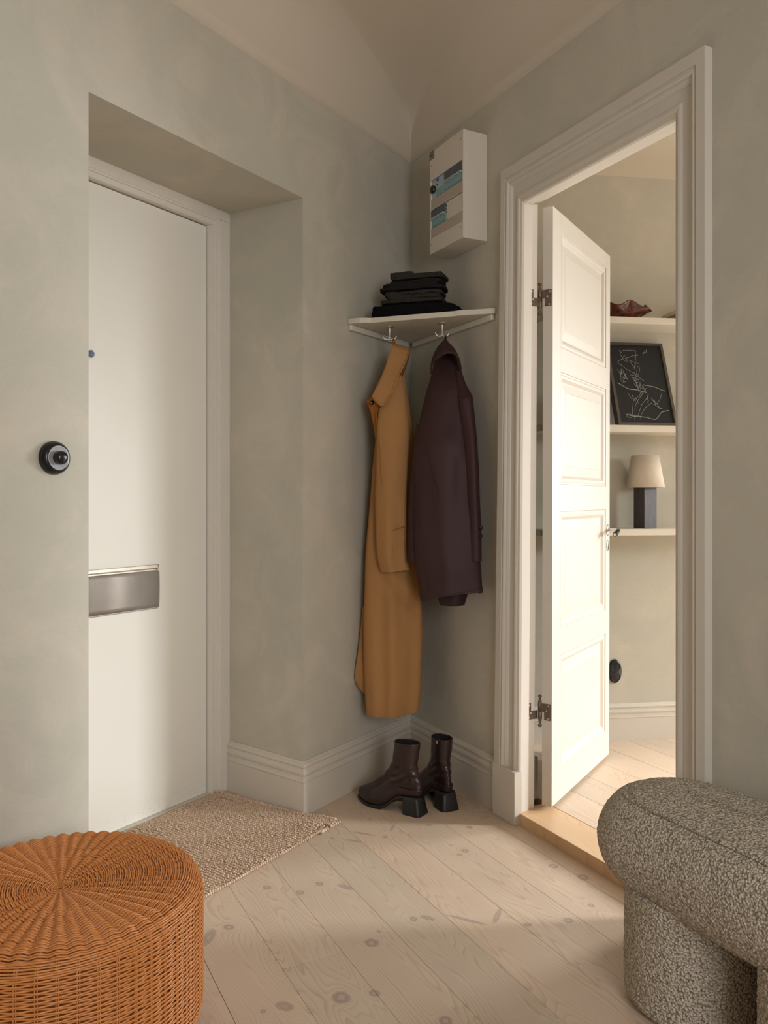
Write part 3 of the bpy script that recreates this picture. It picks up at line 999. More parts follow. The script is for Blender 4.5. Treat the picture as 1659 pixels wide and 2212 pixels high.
def loft(name, table, mat, parent, folds, nsub=7, nc=96, slope=0.0, cap_top=True, open_bottom=True, hem=None, wob=.003, seed=1, creases=()):
    """stacked cross-sections: rows (z, x_left, x_right, y_centre, half_depth)"""
    R = np.array(smooth_curve(table, nsub)); nr = len(R); V = np.zeros((nr, nc, 3))
    th = np.linspace(0, 2 * math.pi, nc, endpoint=False)
    z0 = R[0, 0]; z1 = R[-1, 0]
    for j in range(nr):
        z, xl, xr, yc, hb = R[j]
        a = (xr - xl) / 2; xc = (xl + xr) / 2
        ct, st = np.cos(th), np.sin(th)
        ex = np.sign(ct) * np.abs(ct) ** .9; ey = np.sign(st) * np.abs(st) ** .75
        x = xc + a * ex
        g = (z0 - z) / (z0 - z1)
        y = yc - hb * ey + slope * (x - xc)
        for (k, ph, amp, g0, drift) in folds:
            am = amp * max(0, min(1, (g - g0) * 3))
            y = y - am * np.sin(k * ex + ph + drift * g) * np.abs(st) ** .6 * np.sign(st) * .5 - am * .5 * np.sin(k * ex + ph + drift * g) * (st > 0) * np.abs(st) ** .5
        V[j, :, 0] = x; V[j, :, 1] = y; V[j, :, 2] = z
    P = V.reshape(-1, 3)
    P[:, 1] += (vnoise(P * np.array([1, 1, .45]), 26, seed) - .5) * wob * 2
    P[:, 0] += (vnoise(P * np.array([1, 1, .5]) + 3, 18, seed + 5) - .5) * wob
    for (xa, za, xb, zb, wd, am) in creases:
        L2 = (xb - xa) ** 2 + (zb - za) ** 2
        t = ((P[:, 0] - xa) * (xb - xa) + (P[:, 2] - za) * (zb - za)) / L2
        tc_ = np.clip(t, 0, 1)
        dd = np.hypot(P[:, 0] - xa - tc_ * (xb - xa), P[:, 2] - za - tc_ * (zb - za))
        P[:, 1] += am * np.exp(-(dd / wd) ** 2) * np.sin(np.clip(t, 0.04, .96) * math.pi) ** .5 * (P[:, 1] < np.repeat(R[:, 3], nc))
    if hem is not None:
        k = int(nr * .9)
        for j in range(k, nr):
            wgt = ((j - k) / (nr - 1 - k)) ** 1.0
            xx = P[j * nc:(j + 1) * nc, 0]; yy = P[j * nc:(j + 1) * nc, 1]
            P[j * nc:(j + 1) * nc, 2] += wgt * hem(xx, yy)
    f = grid_faces(nr, nc)
    if cap_top: f.append(tuple(range(nc))[::-1])
    if not open_bottom: f.append(tuple(range((nr - 1) * nc, nr * nc)))
    o = mesh(name, P, f, mat, parent, True)
    fixn(o)
    if open_bottom:
        s = o.modifiers.new('solid', 'SOLIDIFY'); s.thickness = .0022; s.offset = -1
    return o


def seam(parent, pts, mat, r=.0009, surf=None, name='seam'):
    m = MB(); m.tube(smooth_curve(pts, 5), r, 5); return m.build(name, mat, parent, True)


def sheet(name, outline, mat, parent, thick=.004, bulge=(0, -.012, 0), smooth=True, rings=6):
    """softly bulged cloth flap filling an outline"""
    O = [Vector(p) for p in outline]; n = len(O); c = sum(O, Vector()) / n
    V = []; f = []
    for k in range(rings):
        t = 1 - k / rings
        for p in O:
            q = c + (p - c) * t
            q += Vector(bulge) * (1 - t * t)
            V.append(q)
    V.append(c + Vector(bulge)); L = len(V) - 1
    for k in range(rings - 1):
        for i in range(n): f.append((k * n + i, k * n + (i + 1) % n, (k + 1) * n + (i + 1) % n, (k + 1) * n + i))
    for i in range(n): f.append(((rings - 1) * n + i, (rings - 1) * n + (i + 1) % n, L))
    o = mesh(name, V, f, mat, parent, smooth)
    s = o.modifiers.new('solid', 'SOLIDIFY'); s.thickness = thick; s.offset = 1
    return o


COAT_BODY = [(1.5856, 0.0079, 0.0768, 3.09, 0.01), (1.5326, -0.0256, 0.0839, 3.09, 0.022), (1.4761, -0.0415, 0.0909, 3.09, 0.034), (1.364, -0.0378, 0.11, 3.08, 0.045), (1.3182, -0.0343, 0.1188, 3.08, 0.05), (1.1475, -0.0484, 0.1241, 3.08, 0.052), (0.9504, -0.066, 0.1294, 3.08, 0.054), (0.861, -0.0712, 0.1327, 3.075, 0.055), (0.7176, -0.0746, 0.143, 3.07, 0.055), (0.6191, -0.0769, 0.146, 3.06, 0.055), (0.4967, -0.0761, 0.1434, 3.06, 0.055), (0.3604, -0.0708, 0.139, 3.06, 0.055), (0.3044, -0.0673, 0.1329, 3.06, 0.055), (0.2852, -0.0656, 0.1285, 3.06, 0.054)]
COAT_SLEEVE = [(1.5924, 0.0287, 0.0635, 3.045, 0.008), (1.5502, 0.0009, 0.0684, 3.03, 0.018), (1.4883, -0.0181, 0.0802, 3.02, 0.026), (1.432, -0.0232, 0.0869, 3.01, 0.03), (1.3229, -0.03, 0.0934, 3.0, 0.034), (1.1462, -0.0317, 0.0864, 2.995, 0.034), (1.023, -0.0317, 0.0864, 2.995, 0.033), (0.9545, -0.03, 0.0881, 2.995, 0.032), (0.9015, -0.0282, 0.0881, 2.995, 0.031), (0.8604, -0.0231, 0.0916, 2.995, 0.03), (0.8416, -0.018, 0.0967, 2.995, 0.03), (0.8262, -0.0128, 0.1001, 2.995, 0.03)]
COAT_FLAP = [(0.6837, -0.0806, 0.0009, 3.1, 0.01), (0.5289, -0.0975, 0.0097, 3.075, 0.016), (0.4299, -0.1114, 0.0096, 3.07, 0.02), (0.3884, -0.1028, 0.0097, 3.075, 0.02), (0.3573, -0.0801, 0.0009, 3.08, 0.018)]
JACKET = [(1.6846, 0.2237, 0.2323, 3.0, 0.006), (1.6709, 0.2117, 0.2409, 3.0, 0.014), (1.6262, 0.1939, 0.264, 2.99, 0.022), (1.5879, 0.1811, 0.278, 2.975, 0.03), (1.5381, 0.17, 0.2833, 2.96, 0.038), (1.4763, 0.152, 0.2999, 2.94, 0.045), (1.3636, 0.1243, 0.3079, 2.92, 0.05), (1.2809, 0.1104, 0.3096, 2.905, 0.052), (1.1795, 0.1052, 0.3157, 2.9, 0.054), (1.009, 0.105, 0.3317, 2.895, 0.055), (0.8754, 0.1098, 0.3427, 2.89, 0.055), (0.8077, 0.1197, 0.3451, 2.89, 0.055), (0.7532, 0.128, 0.346, 2.89, 0.055), (0.7251, 0.1313, 0.346, 2.89, 0.054)]
JACKET_SLEEVE_L = [(1.3663, 0.1172, 0.161, 2.95, 0.015), (1.2834, 0.108, 0.1607, 2.945, 0.022), (1.1806, 0.0976, 0.1554, 2.94, 0.027), (1.0933, 0.0899, 0.1487, 2.94, 0.028), (0.9572, 0.0865, 0.1386, 2.94, 0.028), (0.8816, 0.0865, 0.1285, 2.94, 0.027), (0.8698, 0.0865, 0.1252, 2.94, 0.027)]
JACKET_SLEEVE_R = [(1.5604, 0.257, 0.2804, 2.93, 0.012), (1.5105, 0.2578, 0.2945, 2.92, 0.02), (1.4646, 0.2627, 0.3157, 2.9, 0.026), (1.4319, 0.2651, 0.3196, 2.89, 0.029), (1.2791, 0.2801, 0.331, 2.875, 0.03), (1.1787, 0.2862, 0.337, 2.87, 0.03), (1.01, 0.2955, 0.3422, 2.865, 0.029), (0.8954, 0.2988, 0.3454, 2.865, 0.028), (0.8773, 0.3004, 0.3454, 2.865, 0.028)]
COLLAR_OUT = [(0.0355, 3.03, 1.6783), (0.0668, 3.035, 1.6688), (0.0999, 3.04, 1.6594), (0.0854, 3.02, 1.6125), (0.0729, 3.0, 1.5834), (0.0554, 2.985, 1.5486), (0.0433, 2.975, 1.5165), (0.0331, 2.97, 1.4853), (0.0178, 2.968, 1.4646), (0.0042, 2.965, 1.4422), (-0.0059, 2.965, 1.4338), (-0.0161, 2.965, 1.4372), (-0.0314, 2.968, 1.4511), (-0.0467, 2.97, 1.47), (-0.0365, 2.975, 1.491), (-0.0247, 2.98, 1.5138), (-0.0094, 2.99, 1.5494), (0.006, 3.0, 1.5886), (0.0146, 3.01, 1.6212), (0.0233, 3.02, 1.6488)]
LAPEL = [(-0.0682, 3.02, 1.4641), (-0.0454, 3.0, 1.4789), (-0.0196, 2.99, 1.4537), (-0.0299, 2.99, 1.3905), (-0.0317, 3.0, 1.3143), (-0.0387, 3.01, 1.358), (-0.049, 3.01, 1.4182)]
COLLAR_IN = [(0.1, 3.045, 1.6603), (0.0953, 3.06, 1.6246), (0.0796, 3.06, 1.5809), (0.0688, 3.05, 1.5531), (0.0557, 3.0, 1.5509), (0.066, 3.0, 1.568), (0.0765, 3.01, 1.5902), (0.0873, 3.025, 1.6186)]
JCOLLAR_ARC = [(0.1681, 2.91, 1.544), (0.1724, 2.895, 1.5748), (0.1884, 2.88, 1.5921), (0.2157, 2.87, 1.6084), (0.2403, 2.87, 1.61), (0.2571, 2.875, 1.6027), (0.2695, 2.885, 1.5797), (0.2759, 2.9, 1.559)]
JSEAMS = [[(0.164, 2.885, 1.4792), (0.1987, 2.885, 1.4874), (0.2399, 2.885, 1.494), (0.2646, 2.885, 1.4957)], [(0.1226, 2.842, 1.3436), (0.134, 2.842, 1.3192), (0.147, 2.842, 1.2835), (0.1632, 2.842, 1.2218), (0.1795, 2.842, 1.1568), (0.1989, 2.842, 1.1), (0.2119, 2.842, 1.0594), (0.2249, 2.842, 0.9944), (0.2363, 2.842, 0.9132), (0.2525, 2.842, 0.8483), (0.2623, 2.842, 0.7931)], [(0.1096, 2.842, 0.962), (0.1226, 2.842, 0.9132), (0.1389, 2.842, 0.8564), (0.1567, 2.842, 0.7996), (0.1632, 2.842, 0.759)]]
CSEAMS = [[(-0.0229, 2.963, 1.3201), (-0.0144, 2.963, 1.2778), (-0.0127, 2.963, 1.2101), (-0.0042, 2.963, 1.1254), (0.0093, 2.963, 1.0407), (0.0178, 2.963, 0.9561), (0.0229, 2.963, 0.9171)]]


tc = thing('trench_coat', (.03, 3.05, .28), 'long tan cotton trench coat hanging from the left hook', 'coat')
loft('coat_body', COAT_BODY, M['tan'], tc, [(3.2, .6, .010, .2, 1.5), (7.0, 2.0, .006, .35, -1.0), (12, 1, .002, .3, 2)], slope=.12,
     hem=lambda x, y: .012 * np.clip((x - .08) / .05, 0, 1) + .0012 * np.sin(x * 90), wob=.004, creases=[(-.012, .800, .128, .672, .012, .016), (.0, .835, .150, .725, .022, -.012), (-.06, .70, .02, .655, .012, .004)])
loft('coat_sleeve', COAT_SLEEVE, M['tan'], tc, [(2.2, .9, .006, .1, 1.2), (5, .3, .004, .5, 3)], seed=4, wob=.004,
     creases=[(.025, 1.03, .080, .985, .006, .006), (.030, .985, .085, .995, .006, .006), (.02, 1.10, .07, 1.04, .010, .005), (.04, .93, .085, .95, .007, -.004)],
     hem=lambda x, y: .010 * np.clip((x - .02) / .07, 0, 1))
loft('back_flap', COAT_FLAP, M['tan'], tc, [(4, .3, .006, .1, 1)], seed=8, nc=48)
cm = COAT_SLEEVE[-5:]
sheet('collar', COLLAR_OUT, M['tan'], tc, .004, (-.002, -.006, .002))
sheet('collar_inside', COLLAR_IN, M['tan_in'], tc, .002, (0, .004, 0))
sheet('lapel', LAPEL, M['tan_in'], tc, .003, (.004, .004, 0))
m = MB(); m.lathe([(.006, 0), (.0085, .002), (.006, .004)], (-.045, 2.985, 1.45), (.4, -1, 0), 14); m.build('coat_button', M['black'], tc, True)
for s_ in CSEAMS: seam(tc, s_, M['tan_in'], .0008)
# sleeve strap and hanging loop
m = MB(); m.tube([(.018, 2.958, .975), (.045, 2.954, .985), (.078, 2.962, .995)], .0014, 6); seam(tc, [(.030, 2.957, .945), (.031, 2.956, .915), (.029, 2.957, .880)], M['tan_in'], .0007)
m.build('sleeve_strap', M['tan_in'], tc, True)
m = MB(); m.tube(smooth_curve([(.034, 3.035, 1.672), (.0345, 3.058, 1.690), (.0355, 3.071, 1.7005), (.0365, 3.071, 1.7005), (.040, 3.055, 1.688), (.042, 3.036, 1.668)], 4), .0021, 6)
m.build('hanging_loop', M['tan_in'], tc, True)
m = MB(); m.tube(smooth_curve(COLLAR_OUT[2:] and [(x - .006, y - .0035, z) for x, y, z in COLLAR_OUT[2:10]], 3), .0007, 5); m.build('stitching', M['tan_in'], tc)

lj = thing('leather_jacket', (.24, 2.92, .72), 'dark aubergine-brown leather jacket hanging from the right hook', 'jacket')
loft('jacket_body', JACKET, M['leather'], lj, [(2.2, 2.4, .009, .15, 1.2), (4.6, .4, .003, .3, 1.0), (9, 2, .0012, .4, 1)], slope=-.20,
     hem=lambda x, y: .062 * np.clip((x - .125) / .24, 0, 1) ** .8, wob=.004, seed=3)
loft('jacket_sleeve', JACKET_SLEEVE_L, M['leather'], lj, [(2, .4, .005, .1, 1)], seed=6, nc=48)
loft('jacket_sleeve', JACKET_SLEEVE_R, M['leather'], lj, [(2, .4, .005, .1, 1)], seed=7, nc=48)
loft('back_hem', [(.80, .185, .300, 2.905, .03), (.76, .19, .30, 2.905, .03), (.715, .200, .288, 2.905, .028)], M['leather_in'], lj, [(3, .4, .006, .1, 1)], seed=9, nc=48)
# fallen collar around the neck
arc = smooth_curve(JCOLLAR_ARC, 6)
V = []; f = []
tip = np.array((.2215, 2.985, 1.680)); nA = len(arc)
for k in range(9):
    t = k / 8
    for i, p in enumerate(arc):
        q = tip * (1 - t) + p * t
        u = i / (nA - 1) - .5
        q = q + np.array([0, -.020 * math.sin(math.pi * t * .9) * (1 - (2 * u) ** 2), .0])
        q[0] += math.sin(math.pi * t) * u * .030
        V.append(q)
for k in range(8):
    for i in range(nA - 1): f.append((k * nA + i, k * nA + i + 1, (k + 1) * nA + i + 1, (k + 1) * nA + i))
jc = mesh('jacket_collar', V, f, M['leather'], lj, True)
s = jc.modifiers.new('solid', 'SOLIDIFY'); s.thickness = .006; s.offset = 0
for q_ in JSEAMS: seam(lj, q_, M['leather_in'], .0008)
m = MB(); m.tube([(.2235, 2.990, 1.676), (.2262, 3.0, 1.690), (.2275, 3.0062, 1.7005), (.2285, 3.0062, 1.7005), (.229, 2.998, 1.688), (.227, 2.988, 1.672)], .0026, 6); m.build('hanging_loop', M['leather_in'], lj, True)
for z_ in (.995, .965):
    m = MB(); m.lathe([(.006, 0), (.007, .001), (.005, .0025), (.001, .003)], (.340, 2.838, z_), (.3, -1, 0), 12); m.build('cuff_button', M['leather_in'], lj, True)

# ------------------------------------------------------------------ boots
M['boot'] = cloth_mat('dark_brown_boot_leather', srgb(38, 22, 22), srgb(48, 28, 26), .30, .18, .5)
M['sole'] = simple('black_rubber_sole', srgb(26, 26, 28), .42, 0, .15, 50, .05)
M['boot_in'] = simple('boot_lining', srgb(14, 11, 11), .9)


def boot(hx, hy, dx, dy, mirror, label):
    L = math.hypot(dx, dy); dx /= L; dy /= L
    lx, ly = -dy * mirror, dx * mirror
    B = lambda u, v, z: (hx + dx * u + lx * v, hy + dy * u + ly * v, z)
    root = thing('ankle_boot', (hx, hy, 0), label, 'boot', 'pair of boots in the corner')

    def zs(u):           # sole height along the foot
        if u < .066: return .054
        if u < .150:
            t = (u - .066) / .084; t = t * t * (3 - 2 * t); return .054 * (1 - t) + .006 * t
        return .006 + max(0, (u - .215) / .05) ** 2 * .010

    def outline(n=64, grow=0.0):
        pts = []
        for i in range(n):
            a = 2 * math.pi * i / n; c_, s_ = math.cos(a), math.sin(a)
            u = .131 + (.134 + grow) * (abs(c_) ** .92) * (1 if c_ > 0 else -1)
            w_ = .030 + .016 * math.exp(-((u - .19) / .06) ** 2) - .004 * math.exp(-((u - .09) / .04) ** 2)
            if c_ > .85: w_ *= 1.06
            v = (w_ + grow) * (abs(s_) ** .72) * (1 if s_ > 0 else -1) + .004 * math.sin(u * 12)
            pts.append((u, v))
        return pts
    n = 64
    base = outline(n)
    # levels: (u_min, u_max, halfwidth scale, z function)
    lv = [(.004, .262, 1.0, lambda q: zs(q) + .010), (.000, .264, 1.06, lambda q: zs(q) + .020),
          (.000, .262, 1.02, lambda q: zs(q) + .034 - .004 * (q > .2)), (.002, .252, .86, lambda q: max(.078, 0) + 0 * q if q < .1 else .078 - (q - .1) * .20 + .004),
          (.004, .205, .80, lambda q: .102 - max(0, q - .08) * .20), (.008, .158, .80, lambda q: .122 - max(0, q - .06) * .10),
          (.014, .132, .84, lambda q: .143), (.018, .120, .90, lambda q: .165), (.016, .114, .96, lambda q: .19), (.012, .110, 1.0, lambda q: .215), (.008, .108, 1.02, lambda q: .244 - q * .02)]
    rows = []
    for k, (ua, ub, ws, zf) in enumerate(lv):
        row = []
        for i, (u, v) in enumerate(base):
            q = (u + .003) / .268
            uu = ua + (ub - ua) * q
            if k >= 5:
                a = 2 * math.pi * i / n
                uu = (ua + ub) / 2 + (ub - ua) / 2 * math.cos(a)
                vv = .034 * ws * math.sin(a)
            elif k == 4:
                a = 2 * math.pi * i / n
                vv = v * .45 * ws + .034 * ws * math.sin(a) * .5
            else: vv = v * ws
            row.append(np.array([uu, vv, zf(uu)]))
        rows.append(row)
    fine = []
    for i in range(n): fine.append(smooth_curve([r[i] for r in rows], 5))
    nr = len(fine[0]); P = []
    for j in range(nr):
        for i in range(n): P.append(fine[i][j])
    P = np.array(P)
    # creases at the ankle
    cr = np.exp(-((P[:, 2] - .125) / .04) ** 2)
    ang = np.arctan2(P[:, 1], P[:, 0] - .07)
    d = (np.sin(P[:, 2] * 240 + P[:, 0] * 60 + 2 * np.sin(ang * 2)) * .0022 + (vnoise(P, 55, 5) - .5) * .006) * cr + (vnoise(P, 30, 2) - .5) * .002
    c0 = np.stack([np.full(len(P), .075), np.zeros(len(P))], 1)
    dirn = P[:, :2] - c0; dirn /= np.maximum(np.linalg.norm(dirn, axis=1)[:, None], .01)
    P[:, :2] += dirn * d[:, None]
    W = [B(*p) for p in P]
    f = grid_faces(nr, n); f.append(tuple(range(n))[::-1])
    up = fixn(mesh('upper', W, f, M['boot'], root, True))
    s = up.modifiers.new('solid', 'SOLIDIFY'); s.thickness = .0025; s.offset = -1
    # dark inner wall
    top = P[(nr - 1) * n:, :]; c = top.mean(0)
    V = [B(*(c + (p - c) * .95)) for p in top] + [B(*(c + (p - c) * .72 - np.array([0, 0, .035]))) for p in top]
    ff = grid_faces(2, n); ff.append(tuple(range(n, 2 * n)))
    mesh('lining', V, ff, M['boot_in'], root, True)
    # sole: sheet following the arch, and flared block heel
    V = []; ff = []
    oo = outline(n, .0025)
    for dz, sc in ((0.0, .97), (.0035, 1.0), (.009, 1.0), (.0115, .96)):
        for u, v in oo:
            uu = min(max(u, -.002), .268)
            V.append(B(.131 + (uu - .131) * sc, v * sc, max(.0004, zs(uu) - .006 + dz)))
    ff = grid_faces(4, n); ff.append(tuple(range(n))[::-1]); ff.append(tuple(range(3 * n, 4 * n)))
    fixn(mesh('sole', V, ff, M['sole'], root, True))
    V = []
    def hp(u0, u1, w, z):
        r = .35; out = []
        for i in range(40):
            a = 2 * math.pi * i / 40; c_, s_ = math.cos(a), math.sin(a)
            if c_ > 0: out.append(B((u0 + u1) / 2 + (u1 - u0) / 2 * min(1, abs(c_) ** .18), w * abs(s_) ** .28 * (1 if s_ > 0 else -1), z))
            else: out.append(B((u0 + u1) / 2 - (u1 - u0) / 2 * abs(c_) ** .5, w * abs(s_) ** .42 * (1 if s_ > 0 else -1), z))
        return out
    V += hp(-.012, .060, .0370, 0.0) + hp(-.012, .060, .0370, .004) + hp(-.007, .0600, .0335, .022) + hp(-.002, .064, .0300, .050) + hp(.002, .066, .029, .060)
    ff = grid_faces(5, 40); ff.append(tuple(range(40))[::-1]); ff.append(tuple(range(160, 200)))
    hl = fixn(mesh('heel', V, ff, M['sole'], root, True)); hl.data.polygons.foreach_set('use_smooth', [True] * len(hl.data.polygons))
    # back seam
    def surf_line(idx, name, r, mat, j0=0, j1=nr):
        m = MB(); m.tube([W[j * n + idx] for j in range(j0, j1)], r, 5); return m.build(name, mat, root, True)
    surf_line(32, 'back_seam', .0011, M['boot'], 6)
    surf_line(33, 'back_seam', .0006, M['boot_in'], 6)
    return root, W, n, nr, surf_line


b1 = boot(.130, 2.812, -.83, .56, 1, 'left dark brown leather ankle boot with its toe to the left')
b2 = boot(.232, 2.850, -.42, .90, 1, 'right dark brown leather ankle boot, heel towards the room, behind the other boot')
zl = b2[4](20, 'zip', .0016, M['boot_in'], 12)
zp = b2[1][(b2[3] - 2) * b2[2] + 20]
m = MB(); m.tube([(zp[0], zp[1] - .003, zp[2]), (zp[0] + .001, zp[1] - .005, zp[2] - .012)], .0017, 6); m.build('zip_pull', M['hook'], b2[0], True)
# ------------------------------------------------------------------ jute rug


def jute():
    t = NT('braided_jute'); p = t.pos()
    g = t.noise(p, 120, 2); h = t.noise(p, 420, 3, .7); b = t.noise(p, 14, 3)
    c = t.ramp(g, [(.25, srgb(160, 126, 94)), (.40, srgb(204, 174, 144)), (.55, srgb(226, 206, 184)), (.66, srgb(184, 142, 114)), (.8, srgb(220, 206, 190))])
    c = t.mix(t.math('MULTIPLY', b, .30), c, srgb(168, 118, 76))
    c = t.mix(t.math('MULTIPLY', h, .35), c, srgb(224, 208, 188))
    return t.out(c, .95, 0, t.bump(h, .9, .002), .1)


M['jute'] = jute()
rg = thing('jute_rug', LW(1.05, -.13, 0), 'braided natural jute doormat lying half inside the entrance niche', 'rug')
rs0, rs1, rn0, rn1 = .752, 1.46, -.383, .156
RS = lambda s, n: s - .026 * min(1, max(0, (n - .01) / .08)) * max(0, 1 - (s - rs0) / .3)      # the free corner sits a little skew


def sphere_template(nu=4, nv=6):
    v = []
    for j in range(nu + 1):
        a = -math.pi / 2 + math.pi * j / nu
        for i in range(nv):
            b = 2 * math.pi * i / nv
            v.append((math.cos(a) * math.cos(b), math.cos(a) * math.sin(b), math.sin(a)))
    return np.array(v), np.array([q for q in grid_faces(nu + 1, nv)])


def blobs(name, C, Rr, A, mat, parent):
    """many small ellipsoids in one mesh: centres, radii (n,3), yaw"""
    tv, tf = sphere_template()
    n = len(C); c, s = np.cos(A), np.sin(A)
    L = tv[None] * Rr[:, None, :]
    X = L[..., 0] * c[:, None] - L[..., 1] * s[:, None]; Y = L[..., 0] * s[:, None] + L[..., 1] * c[:, None]
    V = np.stack([X, Y, L[..., 2]], 2) + C[:, None, :]
    F = (tf[None] + (np.arange(n) * len(tv))[:, None, None]).reshape(-1, 4)
    me = bpy.data.meshes.new(name)
    me.vertices.add(V.shape[0] * V.shape[1]); me.vertices.foreach_set('co', V.reshape(-1))
    me.loops.add(F.size); me.loops.foreach_set('vertex_index', F.reshape(-1).astype(np.int32))
    me.polygons.add(len(F)); me.polygons.foreach_set('loop_start', np.arange(0, F.size, 4, dtype=np.int32))
    me.update(calc_edges=True); me.validate(); me.materials.append(mat)
    me.polygons.foreach_set('use_smooth', [True] * len(me.polygons))
    o = bpy.data.objects.new(name, me); link(o, parent); o['kind'] = 'stuff'
    return o


def edge_in(s):     # the free edge wanders and has a ragged notch near the corner
    e = .010 * (vnoise(np.array([[s * 1.0, 0, 0]]), 9, 2)[0] - .5)
    if s < .80: return rn1 + .002 + e
    if s < .84: return rn1 - .020 + e
    return rn1 - .010 + e * .6


C = []; Rr = []; A = []
yaw = math.atan2(NL[1], NL[0])
rows_ = int((rs1 - rs0) / .0112)
for i in range(rows_):
    s = rs0 + (i + .5) * .0112
    e = edge_in(s); cols = int((e - rn0) / .0088)
    for j in range(cols):
        n = rn0 + (j + .5 + .25 * (i % 2)) * .0088
        x, y, _ = LW(RS(s, n) + random.gauss(0, .0006) - .012 * math.exp(-((n + .30) / .06) ** 2) * (1 if s < .80 else 0), n + random.gauss(0, .0006), 0)
        C.append((x, y, .0085 + random.gauss(0, .0009) + .002 * math.sin(n * 30 + s * 21))); Rr.append((.0055, .0038, .0048))
        A.append(yaw + (.55 if (i + j) % 2 else .30) + random.gauss(0, .15))
blobs('weave', np.array(C), np.array(Rr), np.array(A), M['jute'], rg)
# selvedge cords around the outline
C = []; Rr = []; A = []
for i in range(int((rn1 - rn0) / .010)):
    n = rn0 + i * .010; x, y, _ = LW(RS(rs0, n) + .001 + random.gauss(0, .0008), n, 0); C.append((x, y, .010 + random.gauss(0, .001))); Rr.append((.0072, .0060, .0070)); A.append(yaw + .7)
for i in range(int((rs1 - rs0) / .009)):
    s = rs0 + i * .009; x, y, _ = LW(RS(s, edge_in(s)), edge_in(s) + .001, 0); C.append((x, y, .0065 + random.gauss(0, .0006))); Rr.append((.0045, .0062, .0052)); A.append(yaw + .9)
for k in range(14):
    x, y, _ = LW(.815 + random.gauss(0, .010), rn1 - .004 + random.gauss(0, .004), 0); C.append((x, y, .006 + random.random() * .004)); Rr.append((.008, .006, .005)); A.append(random.random() * 3)
blobs('selvedge', np.array(C), np.array(Rr), np.array(A), M['jute'], rg)
m = MB(); m.box(LW, rs0, rs1, rn0, rn1 - .034, .0005, .007); m.build('backing', M['jute'], rg)

# ------------------------------------------------------------------ wicker pouf


def rattan():
    t = NT('varnished_rattan'); p = t.pos()
    f = t.noise(p, 60, 4, .6); g = t.noise(p, 8, 3)
    c = t.mix(f, srgb(190, 116, 56), srgb(226, 158, 92))
    c = t.mix(t.math('MULTIPLY', g, .4), c, srgb(204, 120, 56))
    m_ = t.out(c, .36, 0, t.bump(f, .12, .0005), .5)
    return m_


M['rattan'] = rattan()
SX, SY, SH, SR = -.664, 1.662, .309, .284
pf = thing('wicker_pouf', (SX, SY, 0), 'round honey-brown wicker pouf in the near left corner', 'pouf')


def profile_path():
    """(r, z, nr, nz, arclength) from centre of top over the rim down the side"""
    P = []
    rc = .044
    for r in np.linspace(0, SR - rc, 60): P.append((r, SH - .013 * (1 - min(1, r / .22)) ** 2))
    for a in np.linspace(0, math.pi / 2, 14)[1:]: P.append((SR - rc + rc * math.sin(a), SH - rc + rc * math.cos(a)))
    for z in np.linspace(SH - rc, .055, 60)[1:]: P.append((SR, z))
    for a in np.linspace(0, math.pi / 2, 14)[1:]: P.append((SR - .05 + .05 * math.cos(a), .055 - .05 * math.sin(a)))
    P = np.array(P); d = np.r_[0, np.cumsum(np.hypot(*np.diff(P, axis=0).T))]
    return P, d


PP, PD = profile_path()


def on_path(l):
    r = np.interp(l, PD, PP[:, 0]); z = np.interp(l, PD, PP[:, 1])
    r2 = np.interp(l + .002, PD, PP[:, 0]); z2 = np.interp(l + .002, PD, PP[:, 1])
    tr, tz = r2 - r, z2 - z; q = math.hypot(tr, tz) + 1e-9
    return r, z, -tz / q, tr / q        # point and outward normal (nr, nz)


def strand_rings(name, ls, mode, rad_n, rad_t, nseg, parent):
    """closed woven rings: mode(theta, k, l) -> outward offset"""
    th = np.linspace(0, 2 * math.pi, nseg, endpoint=False); ct, st = np.cos(th), np.sin(th)
    NS = 6; V = []; F = []; base = 0
    jit = np.random.default_rng(3)
    for k, l in enumerate(ls):
        r, z, nr_, nz_ = on_path(l)
        off = mode(th, k, l) + jit.normal(0, .00018, nseg)
        along = jit.normal(0, .00035) + .0007 * np.sin(th * 5 + k * .7)
        tr, tz = nz_, -nr_
        R_ = r + nr_ * off + tr * along; Z_ = z + nz_ * off + tz * along
        for q in range(NS):
            a = 2 * math.pi * q / NS
            dn = rad_n * math.cos(a); dt = rad_t * math.sin(a)
            rr_ = R_ + nr_ * dn + tr * dt; zz = Z_ + nz_ * dn + tz * dt
            V.append(np.stack([SX + rr_ * ct, SY + rr_ * st, zz], 1))
        i = np.arange(nseg); i2 = (i + 1) % nseg
        for q in range(NS):
            q2 = (q + 1) % NS
            F.append(np.stack([base + q * nseg + i, base + q * nseg + i2, base + q2 * nseg + i2, base + q2 * nseg + i], 1))
        base += NS * nseg
    V = np.concatenate(V); F = np.concatenate(F)
    me = bpy.data.meshes.new(name)
    me.vertices.add(len(V)); me.vertices.foreach_set('co', V.reshape(-1))
    me.loops.add(F.size); me.loops.foreach_set('vertex_index', F.reshape(-1).astype(np.int32))
    me.polygons.add(len(F)); me.polygons.foreach_set('loop_start', np.arange(0, F.size, 4, dtype=np.int32))
    me.update(calc_edges=True); me.materials.append(M['rattan'])
    me.polygons.foreach_set('use_smooth', [True] * len(me.polygons))
    o = bpy.data.objects.new(name, me); link(o, parent); o['kind'] = 'stuff'
    return o


NSK = 52
L_TOP = SR - .044 + .035; L_SIDE = L_TOP + .02
STEP = .0046


